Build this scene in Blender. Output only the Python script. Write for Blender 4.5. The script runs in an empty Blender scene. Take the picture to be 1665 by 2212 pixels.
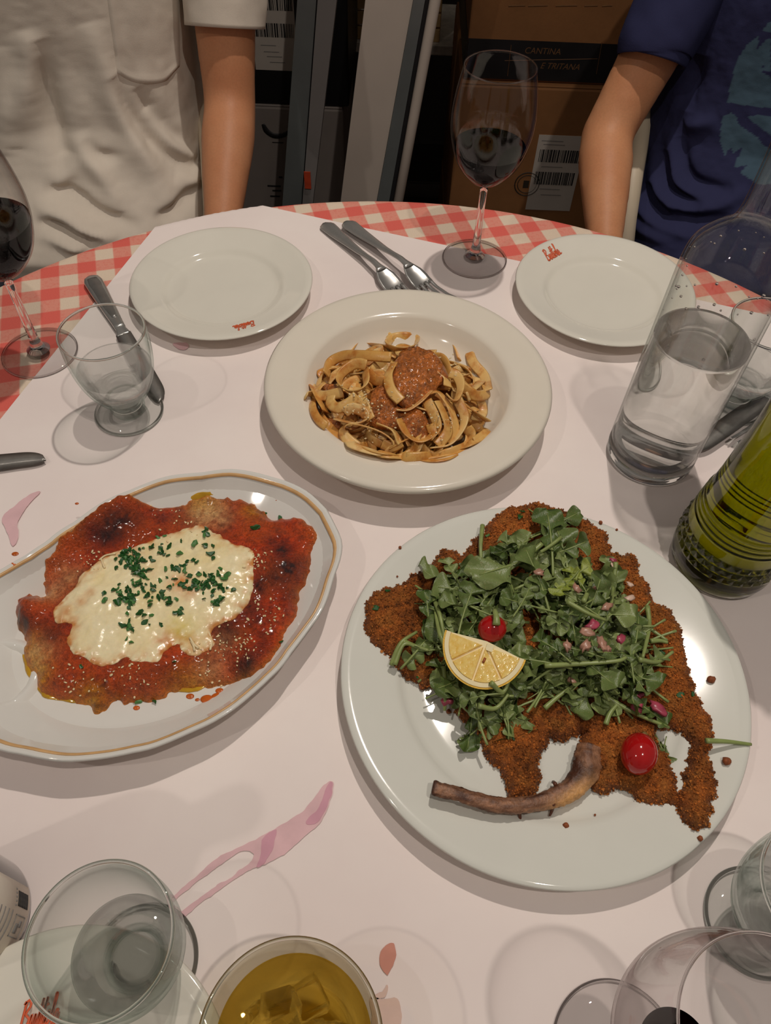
import bpy, bmesh, math, random
import numpy as np
from mathutils import Vector, Matrix, noise as mnoise
random.seed(7); rng = np.random.default_rng(7)
SC = bpy.context.scene
COL = SC.collection
TZ = 0.75                                   # table top height
# ---------------------------------------------------------------- camera
IW, IH, FPX = 1665.0, 2212.0, 1641.7
PITCH, ROLL, CH = math.radians(53.49), math.radians(2.34), 0.55
CAM = np.array([0.0, 0.0, TZ + CH])
_f = np.array([0, math.cos(PITCH), -math.sin(PITCH)])
_u = np.array([0, math.sin(PITCH), math.cos(PITCH)])
_r = np.array([1.0, 0, 0])
CR = math.cos(ROLL) * _r + math.sin(ROLL) * _u
CU = -math.sin(ROLL) * _r + math.cos(ROLL) * _u
CF = _f
cd = bpy.data.cameras.new('camera'); cam = bpy.data.objects.new('camera', cd); COL.objects.link(cam)
cd.sensor_fit = 'HORIZONTAL'; cd.sensor_width = 36.0; cd.lens = 36.0 * FPX / IW
cd.clip_start = 0.02; cd.clip_end = 50
cam.matrix_world = Matrix(((CR[0], CU[0], -CF[0], CAM[0]), (CR[1], CU[1], -CF[1], CAM[1]),
                           (CR[2], CU[2], -CF[2], CAM[2]), (0, 0, 0, 1)))
SC.camera = cam
# ---------------------------------------------------------------- world, lights, exposure
w = bpy.data.worlds.new('world'); SC.world = w; w.use_nodes = True
w.node_tree.nodes['Background'].inputs[0].default_value = (1.0, 0.89, 0.79, 1)
w.node_tree.nodes['Background'].inputs[1].default_value = 0.15
def ceiling_spot(name, loc, target, power, size=0.022, cone=80, color=(1.0, 0.905, 0.81)):
    l = bpy.data.lights.new(name, 'SPOT'); l.energy = power; l.shadow_soft_size = size
    l.spot_size = math.radians(cone); l.spot_blend = 0.5; l.color = color
    o = bpy.data.objects.new(name, l); COL.objects.link(o); o.location = loc
    d = Vector(target) - Vector(loc); o.rotation_euler = d.to_track_quat('-Z', 'Y').to_euler()
    return o
ceiling_spot('spot_lamp', (0.25, 1.07, 2.80), (0.05, 0.45, TZ), 71, cone=62)
ceiling_spot('spot_lamp', (-1.15, -0.35, 2.75), (0.0, 0.40, TZ), 16, cone=75)
ceiling_spot('spot_lamp', (0.45, -0.20, 2.80), (0.1, 0.45, TZ), 34, cone=75)
SC.view_settings.view_transform = 'Standard'; SC.view_settings.look = 'None'
SC.view_settings.gamma = 1.0; SC.view_settings.use_curve_mapping = False
SC.view_settings.exposure = -0.07
cy = SC.cycles
cy.max_bounces = 16; cy.transmission_bounces = 14; cy.glossy_bounces = 5; cy.diffuse_bounces = 4
cy.transparent_max_bounces = 16; cy.caustics_reflective = False; cy.caustics_refractive = True
cy.sample_clamp_indirect = 4.0; cy.use_denoising = True; cy.blur_glossy = 0.0
# ---------------------------------------------------------------- geometry of the view
def ray(px, py): return CF + (px - IW / 2) / FPX * CR - (py - IH / 2) / FPX * CU
def U(px, py, z=0.0):                        # photograph pixel -> point at height z above the table top
    d = ray(px, py); t = (TZ + z - CAM[2]) / d[2]; return CAM + t * d
def UY(px, py, Y):                           # photograph pixel -> point at depth Y
    d = ray(px, py); return CAM + Y / d[1] * d
def US(pts, z=0.0): return np.array([U(x, y, z) for x, y in pts])
def PX(X):
    d = np.asarray(X, float) - CAM; z = d @ CF
    return np.stack([IW / 2 + FPX * (d @ CR) / z, IH / 2 - FPX * (d @ CU) / z], -1)
# ---------------------------------------------------------------- nodes / materials
def newmat(name):
    m = bpy.data.materials.new(name); m.use_nodes = True
    nt = m.node_tree; b = nt.nodes['Principled BSDF']; return m, nt, b
def L(nt, a, b): nt.links.new(a, b)
def nd(nt, typ, **kw):
    n = nt.nodes.new(typ)
    for k, v in kw.items():
        if k in n.inputs: n.inputs[k].default_value = v
        else: setattr(n, k, v)
    return n
def coords(nt, out='Object'): return nd(nt, 'ShaderNodeTexCoord').outputs[out]
def noise(nt, vec, scale, detail=3, rough=0.55):
    n = nd(nt, 'ShaderNodeTexNoise'); n.inputs['Scale'].default_value = scale
    n.inputs['Detail'].default_value = detail; n.inputs['Roughness'].default_value = rough
    L(nt, vec, n.inputs['Vector']); return n.outputs['Fac']
def ramp(nt, fac, stops):
    r = nd(nt, 'ShaderNodeValToRGB'); e = r.color_ramp.elements
    while len(e) < len(stops): e.new(0.5)
    for k, (p, c) in enumerate(stops):
        e[k].position = p; e[k].color = (c[0], c[1], c[2], 1)
    L(nt, fac, r.inputs[0]); return r.outputs[0]
def mixc(nt, fac, a, b, mode='MIX'):
    n = nd(nt, 'ShaderNodeMix', data_type='RGBA', blend_type=mode)
    for sock, v in ((n.inputs[0], fac), (n.inputs[6], a), (n.inputs[7], b)):
        if hasattr(v, 'is_linked'): L(nt, v, sock)
        elif isinstance(v, (int, float)): sock.default_value = v
        else: sock.default_value = (v[0], v[1], v[2], 1)
    return n.outputs[2]
def mth(nt, op, a, b=0.0, c=None):
    n = nd(nt, 'ShaderNodeMath', operation=op)
    for k, v in enumerate((a, b) if c is None else (a, b, c)):
        if hasattr(v, 'is_linked'): L(nt, v, n.inputs[k])
        else: n.inputs[k].default_value = v
    return n.outputs[0]
def bump(nt, b, h, strength=0.3, dist=0.001):
    n = nd(nt, 'ShaderNodeBump'); n.inputs['Strength'].default_value = strength
    n.inputs['Distance'].default_value = dist; L(nt, h, n.inputs['Height']); L(nt, n.outputs[0], b.inputs['Normal'])
def srgb(r, g, b):
    f = lambda c: (c / 255 / 12.92) if c / 255 <= 0.04045 else ((c / 255 + 0.055) / 1.055) ** 2.4
    return (f(r), f(g), f(b))
MATS = {}
def simple(name, col, rough=0.5, var=0.15, scale=60, bstr=0.0, metal=0.0, sss=0.0, coat=0.0, bscale=None, spec=0.5):
    """principled surface whose colour and relief vary a little with noise"""
    if name in MATS: return MATS[name]
    m, nt, b = newmat(name); v = coords(nt)
    n = noise(nt, v, scale)
    lo = tuple(c * (1 - var) for c in col); hi = tuple(min(1, c * (1 + var)) for c in col)
    L(nt, ramp(nt, n, [(0.3, lo), (0.7, hi)]), b.inputs['Base Color'])
    b.inputs['Roughness'].default_value = rough; b.inputs['Metallic'].default_value = metal
    b.inputs['Specular IOR Level'].default_value = spec
    if sss: b.inputs['Subsurface Weight'].default_value = sss; b.inputs['Subsurface Radius'].default_value = (0.008, 0.004, 0.002); b.inputs['Subsurface Scale'].default_value = 0.5
    if coat: b.inputs['Coat Weight'].default_value = coat; b.inputs['Coat Roughness'].default_value = 0.08
    if bstr: bump(nt, b, noise(nt, v, bscale or scale * 4, 4), bstr, 0.002)
    MATS[name] = m; return m
def vcol(name, rough=0.4, nscale=300, var=0.25, bstr=0.4, bdist=0.001, coat=0.0, sss=0.0, spec=0.5, rvar=0.0):
    """surface coloured by a per-point colour attribute, broken up by fine noise"""
    if name in MATS: return MATS[name]
    m, nt, b = newmat(name); v = coords(nt)
    a = nd(nt, 'ShaderNodeAttribute', attribute_name='Col').outputs['Color']
    n = noise(nt, v, nscale, 4, 0.65)
    g = ramp(nt, n, [(0.28, (1 - var,) * 3), (0.72, (1 + var,) * 3)])
    L(nt, mixc(nt, 1.0, a, g, 'MULTIPLY'), b.inputs['Base Color'])
    b.inputs['Roughness'].default_value = rough; b.inputs['Specular IOR Level'].default_value = spec
    if rvar:
        L(nt, mth(nt, 'MULTIPLY_ADD', noise(nt, v, nscale * 0.4), rvar, rough - rvar / 2), b.inputs['Roughness'])
    if coat: b.inputs['Coat Weight'].default_value = coat; b.inputs['Coat Roughness'].default_value = 0.12
    if sss: b.inputs['Subsurface Weight'].default_value = sss; b.inputs['Subsurface Radius'].default_value = (0.006, 0.003, 0.0015)
    if bstr: bump(nt, b, n, bstr, bdist)
    MATS[name] = m; return m
def glassmat(name, col=(1, 1, 1), ior=1.5, rough=0.0, clear=0.35, tint=None):
    """glass: refraction plus a share of straight see-through, which lets lamp light pass to the table"""
    if name in MATS: return MATS[name]
    m = bpy.data.materials.new(name); m.use_nodes = True; nt = m.node_tree
    nt.nodes.remove(nt.nodes['Principled BSDF']); out = nt.nodes['Material Output']
    g = nd(nt, 'ShaderNodeBsdfGlass'); g.inputs['Color'].default_value = (*col, 1); g.inputs['IOR'].default_value = ior
    # fine swirls in the tint of the glass
    c = ramp(nt, noise(nt, coords(nt), 25), [(0.3, tuple(x * 0.97 for x in col)), (0.7, col)])
    L(nt, c, g.inputs['Color'])
    g.inputs['Roughness'].default_value = rough
    t = nd(nt, 'ShaderNodeBsdfTransparent'); t.inputs['Color'].default_value = (*(tint or col), 1)
    mx = nd(nt, 'ShaderNodeMixShader'); mx.inputs[0].default_value = clear
    L(nt, g.outputs[0], mx.inputs[1]); L(nt, t.outputs[0], mx.inputs[2]); L(nt, mx.outputs[0], out.inputs[0])
    MATS[name] = m; return m
def thinglass(name, edge=(0.72, 0.74, 0.73), clear=(0.985, 0.985, 0.985), refl=0.6):
    """thin glass wall: light goes straight through, more mirror-like and more tinted where seen edge-on"""
    if name in MATS: return MATS[name]
    m = bpy.data.materials.new(name); m.use_nodes = True; nt = m.node_tree
    nt.nodes.remove(nt.nodes['Principled BSDF']); out = nt.nodes['Material Output']
    lw = nd(nt, 'ShaderNodeLayerWeight'); lw.inputs['Blend'].default_value = 0.5; f = lw.outputs['Facing']
    t = nd(nt, 'ShaderNodeBsdfTransparent'); g = nd(nt, 'ShaderNodeBsdfGlossy'); g.inputs['Roughness'].default_value = 0.0
    streak = noise(nt, coords(nt), 40, 2)
    L(nt, mixc(nt, mth(nt, 'POWER', f, 4.0), mixc(nt, streak, clear, tuple(c * 0.985 for c in clear)), edge), t.inputs['Color'])
    mx = nd(nt, 'ShaderNodeMixShader'); L(nt, mth(nt, 'MULTIPLY_ADD', mth(nt, 'POWER', f, 5.0), refl, 0.035), mx.inputs[0])
    L(nt, t.outputs[0], mx.inputs[1]); L(nt, g.outputs[0], mx.inputs[2]); L(nt, mx.outputs[0], out.inputs[0])
    MATS[name] = m; return m
# ---------------------------------------------------------------- object helpers
def tag(o, label=None, cat=None, group=None, kind=None):
    if label: o['label'] = label
    if cat: o['category'] = cat
    if group: o['group'] = group
    if kind: o['kind'] = kind
    return o
def thing(name, label, cat, loc=(0, 0, 0), rotz=0.0, group=None):
    o = bpy.data.objects.new(name, None); COL.objects.link(o); o.empty_display_size = 0.02
    o.location = loc; o.rotation_euler = (0, 0, rotz); return tag(o, label, cat, group)
def link(name, me, mat, parent=None, loc=None, rot=None, smooth=True, scale=None):
    o = bpy.data.objects.new(name, me); COL.objects.link(o)
    if mat and not me.materials:
        for mm in (mat if isinstance(mat, (list, tuple)) else [mat]): me.materials.append(mm)
    if smooth and len(me.polygons): me.polygons.foreach_set('use_smooth', [True] * len(me.polygons))
    if parent: o.parent = parent
    if loc is not None: o.location = loc
    if rot is not None: o.rotation_euler = rot
    if scale is not None: o.scale = scale if hasattr(scale, '__len__') else (scale,) * 3
    return o
def mesh(verts, faces, cols=None, name='mesh'):
    me = bpy.data.meshes.new(name)
    me.from_pydata([tuple(map(float, v)) for v in verts], [], [tuple(int(i) for i in f) for f in faces])
    if cols is not None:
        at = me.color_attributes.new('Col', 'FLOAT_COLOR', 'POINT')
        c = np.ones((len(verts), 4), np.float32); c[:, :3] = cols; at.data.foreach_set('color', c.ravel())
    me.update(); return me
def wmesh(name, verts, faces, mat, parent=None, cols=None, smooth=True):
    """mesh given in world coordinates, stored relative to its parent"""
    v = np.asarray(verts, float)
    if parent is not None: v = v - np.array(parent.location)
    return link(name, mesh(v, faces, cols, name), mat, parent, smooth=smooth)
def lathe_data(prof, seg=72, wob=None):
    prof = np.asarray(prof, float); n = len(prof); V = []; F = []
    th = np.linspace(0, 2 * np.pi, seg, endpoint=False)
    for r, z in prof:
        V += [(r * math.cos(t), r * math.sin(t), z) for t in th]
    for i in range(n - 1):
        for j in range(seg):
            k = (j + 1) % seg
            F.append((i * seg + j, i * seg + k, (i + 1) * seg + k, (i + 1) * seg + j))
    if prof[0][0] < 1e-3: pass
    return V, F
def lathe(name, prof, mat, parent=None, seg=72, loc=None):
    V, F = lathe_data(prof, seg)
    bm = bmesh.new(); vs = [bm.verts.new(v) for v in V]
    for f in F:
        try: bm.faces.new([vs[i] for i in f])
        except ValueError: pass
    bmesh.ops.remove_doubles(bm, verts=bm.verts, dist=1e-5)
    bmesh.ops.recalc_face_normals(bm, faces=bm.faces)
    me = bpy.data.meshes.new(name); bm.to_mesh(me); bm.free()
    return link(name, me, mat, parent, loc)
def spline(pts, n):
    """Catmull-Rom through points -> n samples"""
    p = np.asarray(pts, float); k = len(p)
    q = np.vstack([2 * p[0] - p[1], p, 2 * p[-1] - p[-2]])
    t = np.linspace(0, k - 1 - 1e-9, n); i = t.astype(int); u = (t - i)[:, None]
    a, b, c, d = q[i], q[i + 1], q[i + 2], q[i + 3]
    return 0.5 * ((2 * b) + (-a + c) * u + (2 * a - 5 * b + 4 * c - d) * u ** 2 + (-a + 3 * b - 3 * c + d) * u ** 3)
def closed_spline(pts, n):
    p = np.asarray(pts, float); k = len(p); t = np.linspace(0, k, n, endpoint=False); i = t.astype(int); u = (t - i)[:, None]
    a, b, c, d = p[(i - 1) % k], p[i % k], p[(i + 1) % k], p[(i + 2) % k]
    return 0.5 * ((2 * b) + (-a + c) * u + (2 * a - 5 * b + 4 * c - d) * u ** 2 + (-a + 3 * b - 3 * c + d) * u ** 3)
def frames(path):
    p = np.asarray(path, float); T = np.gradient(p, axis=0); T /= np.linalg.norm(T, axis=1)[:, None] + 1e-12
    up = np.array([0, 0, 1.0]); S = np.cross(T, up); bad = np.linalg.norm(S, axis=1) < 1e-3
    S[bad] = (1, 0, 0); S /= np.linalg.norm(S, axis=1)[:, None]; N = np.cross(S, T)
    return T, S, N
def tube_data(path, radii, seg=10, flat=1.0, cap=True):
    """round or flattened tube along a path"""
    p = np.asarray(path, float); n = len(p); T, S, N = frames(p)
    R = np.broadcast_to(np.asarray(radii, float), (n,)); V = []; F = []
    for i in range(n):
        for j in range(seg):
            a = 2 * math.pi * j / seg
            V.append(p[i] + R[i] * (math.cos(a) * S[i] + flat * math.sin(a) * N[i]))
    for i in range(n - 1):
        for j in range(seg):
            k = (j + 1) % seg
            F.append((i * seg + j, i * seg + k, (i + 1) * seg + k, (i + 1) * seg + j))
    if cap:
        F.append(tuple(range(seg - 1, -1, -1))); F.append(tuple(range((n - 1) * seg, n * seg)))
    return V, F
def join(*parts):
    V = []; F = []
    for v, f in parts:
        o = len(V); V += list(v); F += [tuple(i + o for i in q) for q in f]
    return V, F
def box_data(cx, cy, cz, sx, sy, sz):
    x, y, z = sx / 2, sy / 2, sz / 2
    V = [(cx + a * x, cy + b * y, cz + c * z) for a in (-1, 1) for b in (-1, 1) for c in (-1, 1)]
    F = [(0, 1, 3, 2), (4, 6, 7, 5), (0, 4, 5, 1), (2, 3, 7, 6), (0, 2, 6, 4), (1, 5, 7, 3)]
    return V, F
def rbox(name, mat, size, loc=(0, 0, 0), parent=None, bev=0.003, rot=None):
    bm = bmesh.new(); bmesh.ops.create_cube(bm, size=1.0)
    bmesh.ops.scale(bm, vec=size, verts=bm.verts)
    if bev: bmesh.ops.bevel(bm, geom=bm.edges, offset=bev, segments=2, affect='EDGES', profile=0.5)
    me = bpy.data.meshes.new(name); bm.to_mesh(me); bm.free()
    return link(name, me, mat, parent, loc, rot, smooth=False)
def copy_tree(o, parent=None):
    c = o.copy(); COL.objects.link(c); c.parent = parent
    for ch in o.children: copy_tree(ch, c)
    return c
# ---------------------------------------------------------------- height-field blobs with a traced outline
def inside(poly, P):
    x, y = P[:, 0], P[:, 1]; n = len(poly); r = np.zeros(len(P), bool); j = n - 1
    for i in range(n):
        xi, yi = poly[i]; xj, yj = poly[j]
        c = ((yi > y) != (yj > y)) & (x < (xj - xi) * (y - yi) / (yj - yi + 1e-15) + xi)
        r ^= c; j = i
    return r
def edge_dist(poly, P, want_pt=False):
    best = np.full(len(P), 1e9); pt = np.zeros_like(P)
    n = len(poly)
    for i in range(n):
        a = poly[i]; b = poly[(i + 1) % n]; d = b - a; l2 = d @ d + 1e-18
        t = np.clip(((P - a) @ d) / l2, 0, 1); q = a + t[:, None] * d
        e = np.hypot(*(P - q).T); m = e < best; best[m] = e[m]
        if want_pt: pt[m] = q[m]
    return (best, pt) if want_pt else best
def blob_data(poly, res, ztop, zbase, under=True):
    """poly: (n,2) world xy; ztop(P,d), zbase(P) give heights in world z"""
    poly = np.asarray(poly, float)[:, :2]
    lo = poly.min(0) - res * 1.5; hi = poly.max(0) + res * 1.5
    nx = int((hi[0] - lo[0]) / res) + 1; ny = int((hi[1] - lo[1]) / res) + 1
    gx, gy = np.meshgrid(lo[0] + np.arange(nx) * res, lo[1] + np.arange(ny) * res, indexing='ij')
    P = np.stack([gx.ravel(), gy.ravel()], 1)
    ins = inside(poly, P); d, q = edge_dist(poly, P, True)
    near = (~ins) & (d < res * 1.45); P = P.copy(); P[near] = q[near]
    use = ins | near; d = np.where(ins, d, 0.0)
    idx = np.full(nx * ny, -1)
    cells = []
    for i in range(nx - 1):
        a = i * ny + np.arange(ny - 1); b = a + 1; c = a + ny + 1; e = a + ny
        ok = use[a] & use[b] & use[c] & use[e] & (ins[a] | ins[b] | ins[c] | ins[e])
        cells.append(np.stack([a, e, c, b], 1)[ok])
    cells = np.concatenate(cells); keep = np.unique(cells); idx[keep] = np.arange(len(keep))
    F = idx[cells]; P = P[keep]; d = d[keep]
    Z = ztop(P, d); V = np.c_[P, Z]
    faces = [tuple(f) for f in F]
    if under:
        cnt = {}
        for f in faces:
            for k in range(4):
                a, b = f[k], f[(k + 1) % 4]; cnt[(a, b)] = cnt.get((a, b), 0) + 1
        bd = [(a, b) for (a, b) in cnt if (b, a) not in cnt]
        bv = sorted({v for e in bd for v in e}); m = {v: len(V) + k for k, v in enumerate(bv)}
        bot = np.c_[P[bv], zbase(P[bv])]; V = np.vstack([V, bot]); P = np.vstack([P, P[bv]]); d = np.r_[d, np.zeros(len(bv))]
        faces += [(b, a, m[a], m[b]) for a, b in bd]
    return V, faces, P, d
def _hash(i, j, k, s):
    h = (i * 374761393 + j * 668265263 + k * 1274126177 + s * 974634541) & 0xFFFFFFFF
    h = ((h ^ (h >> 13)) * 1103515245) & 0xFFFFFFFF; h = ((h ^ (h >> 16)) * 2246822519) & 0xFFFFFFFF
    return ((h ^ (h >> 15)) & 0xFFFF) / 32767.5 - 1.0
def vnoise(Q, s):
    i = np.floor(Q).astype(np.int64); f = Q - i; u = f * f * f * (f * (f * 6 - 15) + 10); r = 0
    for a in (0, 1):
        for b in (0, 1):
            for c in (0, 1):
                w_ = (u[:, 0] if a else 1 - u[:, 0]) * (u[:, 1] if b else 1 - u[:, 1]) * (u[:, 2] if c else 1 - u[:, 2])
                r = r + w_ * _hash(i[:, 0] + a, i[:, 1] + b, i[:, 2] + c, s)
    return r
def fnoise(P, scale, seed=0.0, octaves=3):
    """fractal value noise in about -1..1"""
    P = np.asarray(P, float); Q = np.zeros((len(P), 3)); Q[:, :P.shape[1]] = P[:, :3] * scale; Q = Q + 100.3 + seed * 0.37; r = 0; amp = 0.62
    for o in range(octaves): r = r + amp * vnoise(Q, int(seed * 10) + o); Q = Q * 2.07; amp *= 0.55
    return r
def jag(poly, amp, step, seed=0.0):
    """subdivide an outline and roughen it"""
    poly = closed_spline(np.asarray(poly, float)[:, :2], int(len(poly) * 8))
    n = np.roll(poly, -1, 0) - np.roll(poly, 1, 0); n = np.stack([n[:, 1], -n[:, 0]], 1); n /= np.linalg.norm(n, axis=1)[:, None] + 1e-12
    f = fnoise(poly, 1 / step, seed, 3)
    return poly + n * (f * amp)[:, None]
# ================================================================ the setting
def wood_floor():
    m, nt, b = newmat('dark_tile'); v = coords(nt)
    br = nd(nt, 'ShaderNodeTexBrick'); br.inputs['Scale'].default_value = 3.0; br.inputs['Mortar Size'].default_value = 0.012
    br.offset = 0.0; br.inputs['Color1'].default_value = (0.055, 0.042, 0.034, 1); br.inputs['Color2'].default_value = (0.045, 0.034, 0.028, 1)
    br.inputs['Mortar'].default_value = (0.02, 0.016, 0.014, 1); L(nt, v, br.inputs['Vector'])
    L(nt, br.outputs[0], b.inputs['Base Color']); b.inputs['Roughness'].default_value = 0.45; return m
V, F = box_data(0, 0.2, -0.02, 12.0, 7.0, 0.04)
tag(wmesh('floor', V, F, wood_floor(), smooth=False), kind='structure')
V, F = box_data(0, 2.32, 1.5, 12.0, 0.08, 3.0)
tag(wmesh('wall_back', V, F, simple('dark_plaster', (0.035, 0.028, 0.024), 0.8, 0.2, 9, 0.2), smooth=False), kind='structure')
V, F = box_data(0, 2.27, 0.06, 12.0, 0.02, 0.12)
tag(wmesh('baseboard_back', V, F, simple('dark_base', (0.025, 0.02, 0.018), 0.5, 0.2, 9), smooth=False), kind='structure')

def text_mesh(body, size, shear=0.0, space=1.0, extrude=0.0):
    c = bpy.data.curves.new('t', 'FONT'); c.body = body; c.size = size; c.shear = shear; c.space_character = space; c.extrude = extrude
    c.align_x = 'CENTER'; c.align_y = 'CENTER'
    o = bpy.data.objects.new('t', c); COL.objects.link(o)
    me = bpy.data.meshes.new_from_object(o.evaluated_get(bpy.context.evaluated_depsgraph_get()))
    bpy.data.objects.remove(o); me.materials.clear(); return me
ink = simple('black_ink', (0.012, 0.012, 0.012), 0.6)
card = simple('cardboard', srgb(150, 102, 60), 0.75, 0.12, 14, 0.15, bscale=220)
card_dark = simple('black_print', (0.012, 0.011, 0.012), 0.55, 0.3, 20)
tan_ink = simple('tan_ink', srgb(120, 84, 52), 0.7)
labelp = simple('label_paper', srgb(205, 196, 186), 0.6, 0.04, 20)
greybox = simple('grey_carton', srgb(150, 140, 134), 0.7, 0.08, 10)
def barcode(parent, y, x0, x1, z0, z1, seed):
    r = random.Random(seed); x = x0; parts = []
    while x < x1:
        wd = r.choice([0.0008, 0.0012, 0.002, 0.003]); parts.append(box_data(x + wd / 2, y, (z0 + z1) / 2, wd, 0.0006, z1 - z0)); x += wd + r.choice([0.0009, 0.0014, 0.0022])
    V, F = join(*parts); return wmesh('barcode', V, F, ink, parent, smooth=False)
def carton(name, label, x0, x1, y0, y1, z0, z1, mat):
    t = thing(name, label, 'box', ((x0 + x1) / 2, (y0 + y1) / 2, z0))
    rbox('carton_body', mat, (x1 - x0, y1 - y0, z1 - z0), (0, 0, (z1 - z0) / 2), t, 0.004)
    # top flaps: two panels with a seam
    for s in (-1, 1):
        rbox('flap', mat, ((x1 - x0) - 0.004, (y1 - y0) / 2 - 0.003, 0.003), (0, s * (y1 - y0) / 4, z1 - z0 + 0.0016), t, 0.001)
    return t
FY = 1.56                                   # front face of the stacked cartons
zA = UY(1150, 178, FY)[2]                   # underside of the upper carton
zB0 = UY(1150, 88, FY)[2]
upper = carton('wine_carton', 'brown wine carton with black printed band reading CANTINA, topmost of its stack', 0.118, 0.60, FY, FY + 0.36, zA, zA + 0.34, card)
lower = carton('wine_carton', 'plain brown carton with white barcode label, under the black-banded carton', 0.112, 0.62, FY - 0.012, FY + 0.38, zA - 0.36, zA - 0.004, card)
base = carton('wine_carton', 'brown carton on the floor at the bottom of the wine carton stack', 0.11, 0.62, FY - 0.02, FY + 0.38, 0.0, zA - 0.364, card)
# black band round the foot of the upper carton, with its lettering
bz0, bz1 = zA + 0.004, zB0
V, F = join(box_data(0.359, FY - 0.0006, (bz0 + bz1) / 2, 0.480, 0.001, bz1 - bz0), box_data(0.1175, FY + 0.18, (bz0 + bz1) / 2, 0.001, 0.36, bz1 - bz0))
wmesh('printed_band', V, F, card_dark, upper, smooth=False)
def flat_text(body, px, py, hpx, parent, mat, shear=0.0, space=1.0, Y=FY - 0.0016):
    c = UY(px, py, Y); s = abs(UY(px, py - hpx, Y)[2] - UY(px, py, Y)[2]) / 0.70
    me = text_mesh(body, s, shear, space)
    o = link('lettering', me, mat, parent, smooth=False)
    o.location = Vector(c) - parent.location; o.rotation_euler = (math.pi / 2, 0, 0); return o
flat_text('CANTINA', 1172, 111, 13.5, upper, tan_ink, 0.12, 1.0)
flat_text('E TRITANA', 1209, 144, 13, upper, tan_ink, 0.3, 1.0)
def hline(x0, y0, x1, y1, th, parent, mat, Y):
    a, b = UY(x0, y0, Y), UY(x1, y1, Y); V, F = tube_data([a, b], th, 4); return wmesh('printed_rule', V, F, mat, parent, smooth=False)
hline(1090, 131, 1290, 127, 0.0007, upper, tan_ink, FY - 0.001)
hline(1300, 92, 1288, 160, 0.0007, upper, tan_ink, FY - 0.001)
hline(1104, 97, 1096, 164, 0.0007, upper, tan_ink, FY - 0.001)
faint = simple('faded_ink', srgb(120, 82, 44), 0.75)
for x0, x1 in ((1098, 1134), (1140, 1182), (1200, 1246), (1262, 1290), (1300, 1322)): hline(x0, 12, x1, 11, 0.0035, upper, faint, FY + 0.0022)   # faded, unreadable print
# barcode label on the lower carton
LY = FY - 0.0126
q = [UY(x, y, LY) for x, y in ((1166, 291), (1262, 293), (1236, 456), (1133, 452))]
lx0, lx1 = (q[0][0] + q[3][0]) / 2, (q[1][0] + q[2][0]) / 2; lz1, lz0 = q[0][2], q[3][2]
V, F = box_data((lx0 + lx1) / 2, LY, (lz0 + lz1) / 2, lx1 - lx0, 0.0008, lz1 - lz0)
lab = wmesh('shipping_label', V, F, labelp, lower, smooth=False)
zf = lambda f: lz0 + f * (lz1 - lz0); xf = lambda f: lx0 + f * (lx1 - lx0)
barcode(lower, LY - 0.0006, xf(0.08), xf(0.94), zf(0.66), zf(0.82), 3)
barcode(lower, LY - 0.0006, xf(0.08), xf(0.94), zf(0.36), zf(0.53), 4)
for k, f in enumerate((0.93, 0.885, 0.60, 0.30, 0.22)):
    V, F = box_data(xf(0.3 + 0.05 * k), LY - 0.0006, zf(f), (lx1 - lx0) * 0.45, 0.0005, 0.0014); wmesh('printed_rule', V, F, simple('grey_ink', (0.25, 0.24, 0.23), 0.6), lower, smooth=False)
c = UY(1138, 398, LY)                                    # round printed seal beside the label
ring = [c + 0.026 * np.array([math.cos(a), 0, math.sin(a)]) for a in np.linspace(0, 2 * math.pi, 40)]
ring2 = [c + 0.020 * np.array([math.cos(a), 0, math.sin(a)]) for a in np.linspace(0, 2 * math.pi, 40)]
V, F = join(tube_data(ring, 0.0012, 4), tube_data(ring2, 0.0008, 4), box_data(c[0] - 0.002, c[1], c[2], 0.012, 0.001, 0.016))
wmesh('printed_seal', V, F, simple('dark_brown_ink', (0.03, 0.02, 0.012), 0.7), lower, smooth=False)
# left: black carton with barcode labels over a grey carton with a curved black mark
LFY = 1.60
zG = UY(600, 232, LFY)[2]; gx1 = UY(742, 300, LFY)[0]
grey = carton('shipping_carton', 'pale grey carton with a curved black mark, under the black carton', -0.62, gx1, LFY, LFY + 0.34, zG - 0.36, zG, greybox)
carton('shipping_carton', 'dark carton standing on the floor below the pale grey carton', -0.62, gx1 + 0.01, LFY - 0.005, LFY + 0.34, 0.0, zG - 0.364, simple('dark_carton', (0.05, 0.045, 0.04), 0.7))
black = carton('shipping_carton', 'black carton with white barcode label, on top of the pale grey carton', -0.60, gx1 + 0.012, LFY + 0.004, LFY + 0.34, zG + 0.004, zG + 0.40, simple('black_carton', (0.006, 0.006, 0.007), 0.45, 0.3, 12))
BY = LFY + 0.0032
a, b_, c_ = UY(541, 40, BY), UY(636, 40, BY), UY(600, 152, BY); ztop = UY(600, -70, BY)[2]
V, F = box_data((a[0] + b_[0]) / 2, BY, (c_[2] + ztop) / 2, b_[0] - a[0], 0.001, ztop - c_[2]); wmesh('shipping_label', V, F, labelp, black, smooth=False)
X = lambda f: a[0] + f * (b_[0] - a[0]); Z = lambda py: UY(590, py, BY)[2]
barcode(black, BY - 0.0007, X(0.06), X(0.98), Z(80), Z(50), 8); barcode(black, BY - 0.0007, X(0.06), X(0.98), Z(22), Z(-12), 9)
for k, py in enumerate((98, 112, 122, 134)):
    V, F = box_data(X(0.35 + 0.06 * k), BY - 0.0007, Z(py), 0.03, 0.0005, 0.0012); wmesh('printed_rule', V, F, MATS['grey_ink'], black, smooth=False)
arc = [UY(x, y, LFY - 0.001) for x, y in ((568, 268), (576, 283), (592, 293), (612, 292), (630, 280))]
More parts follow.
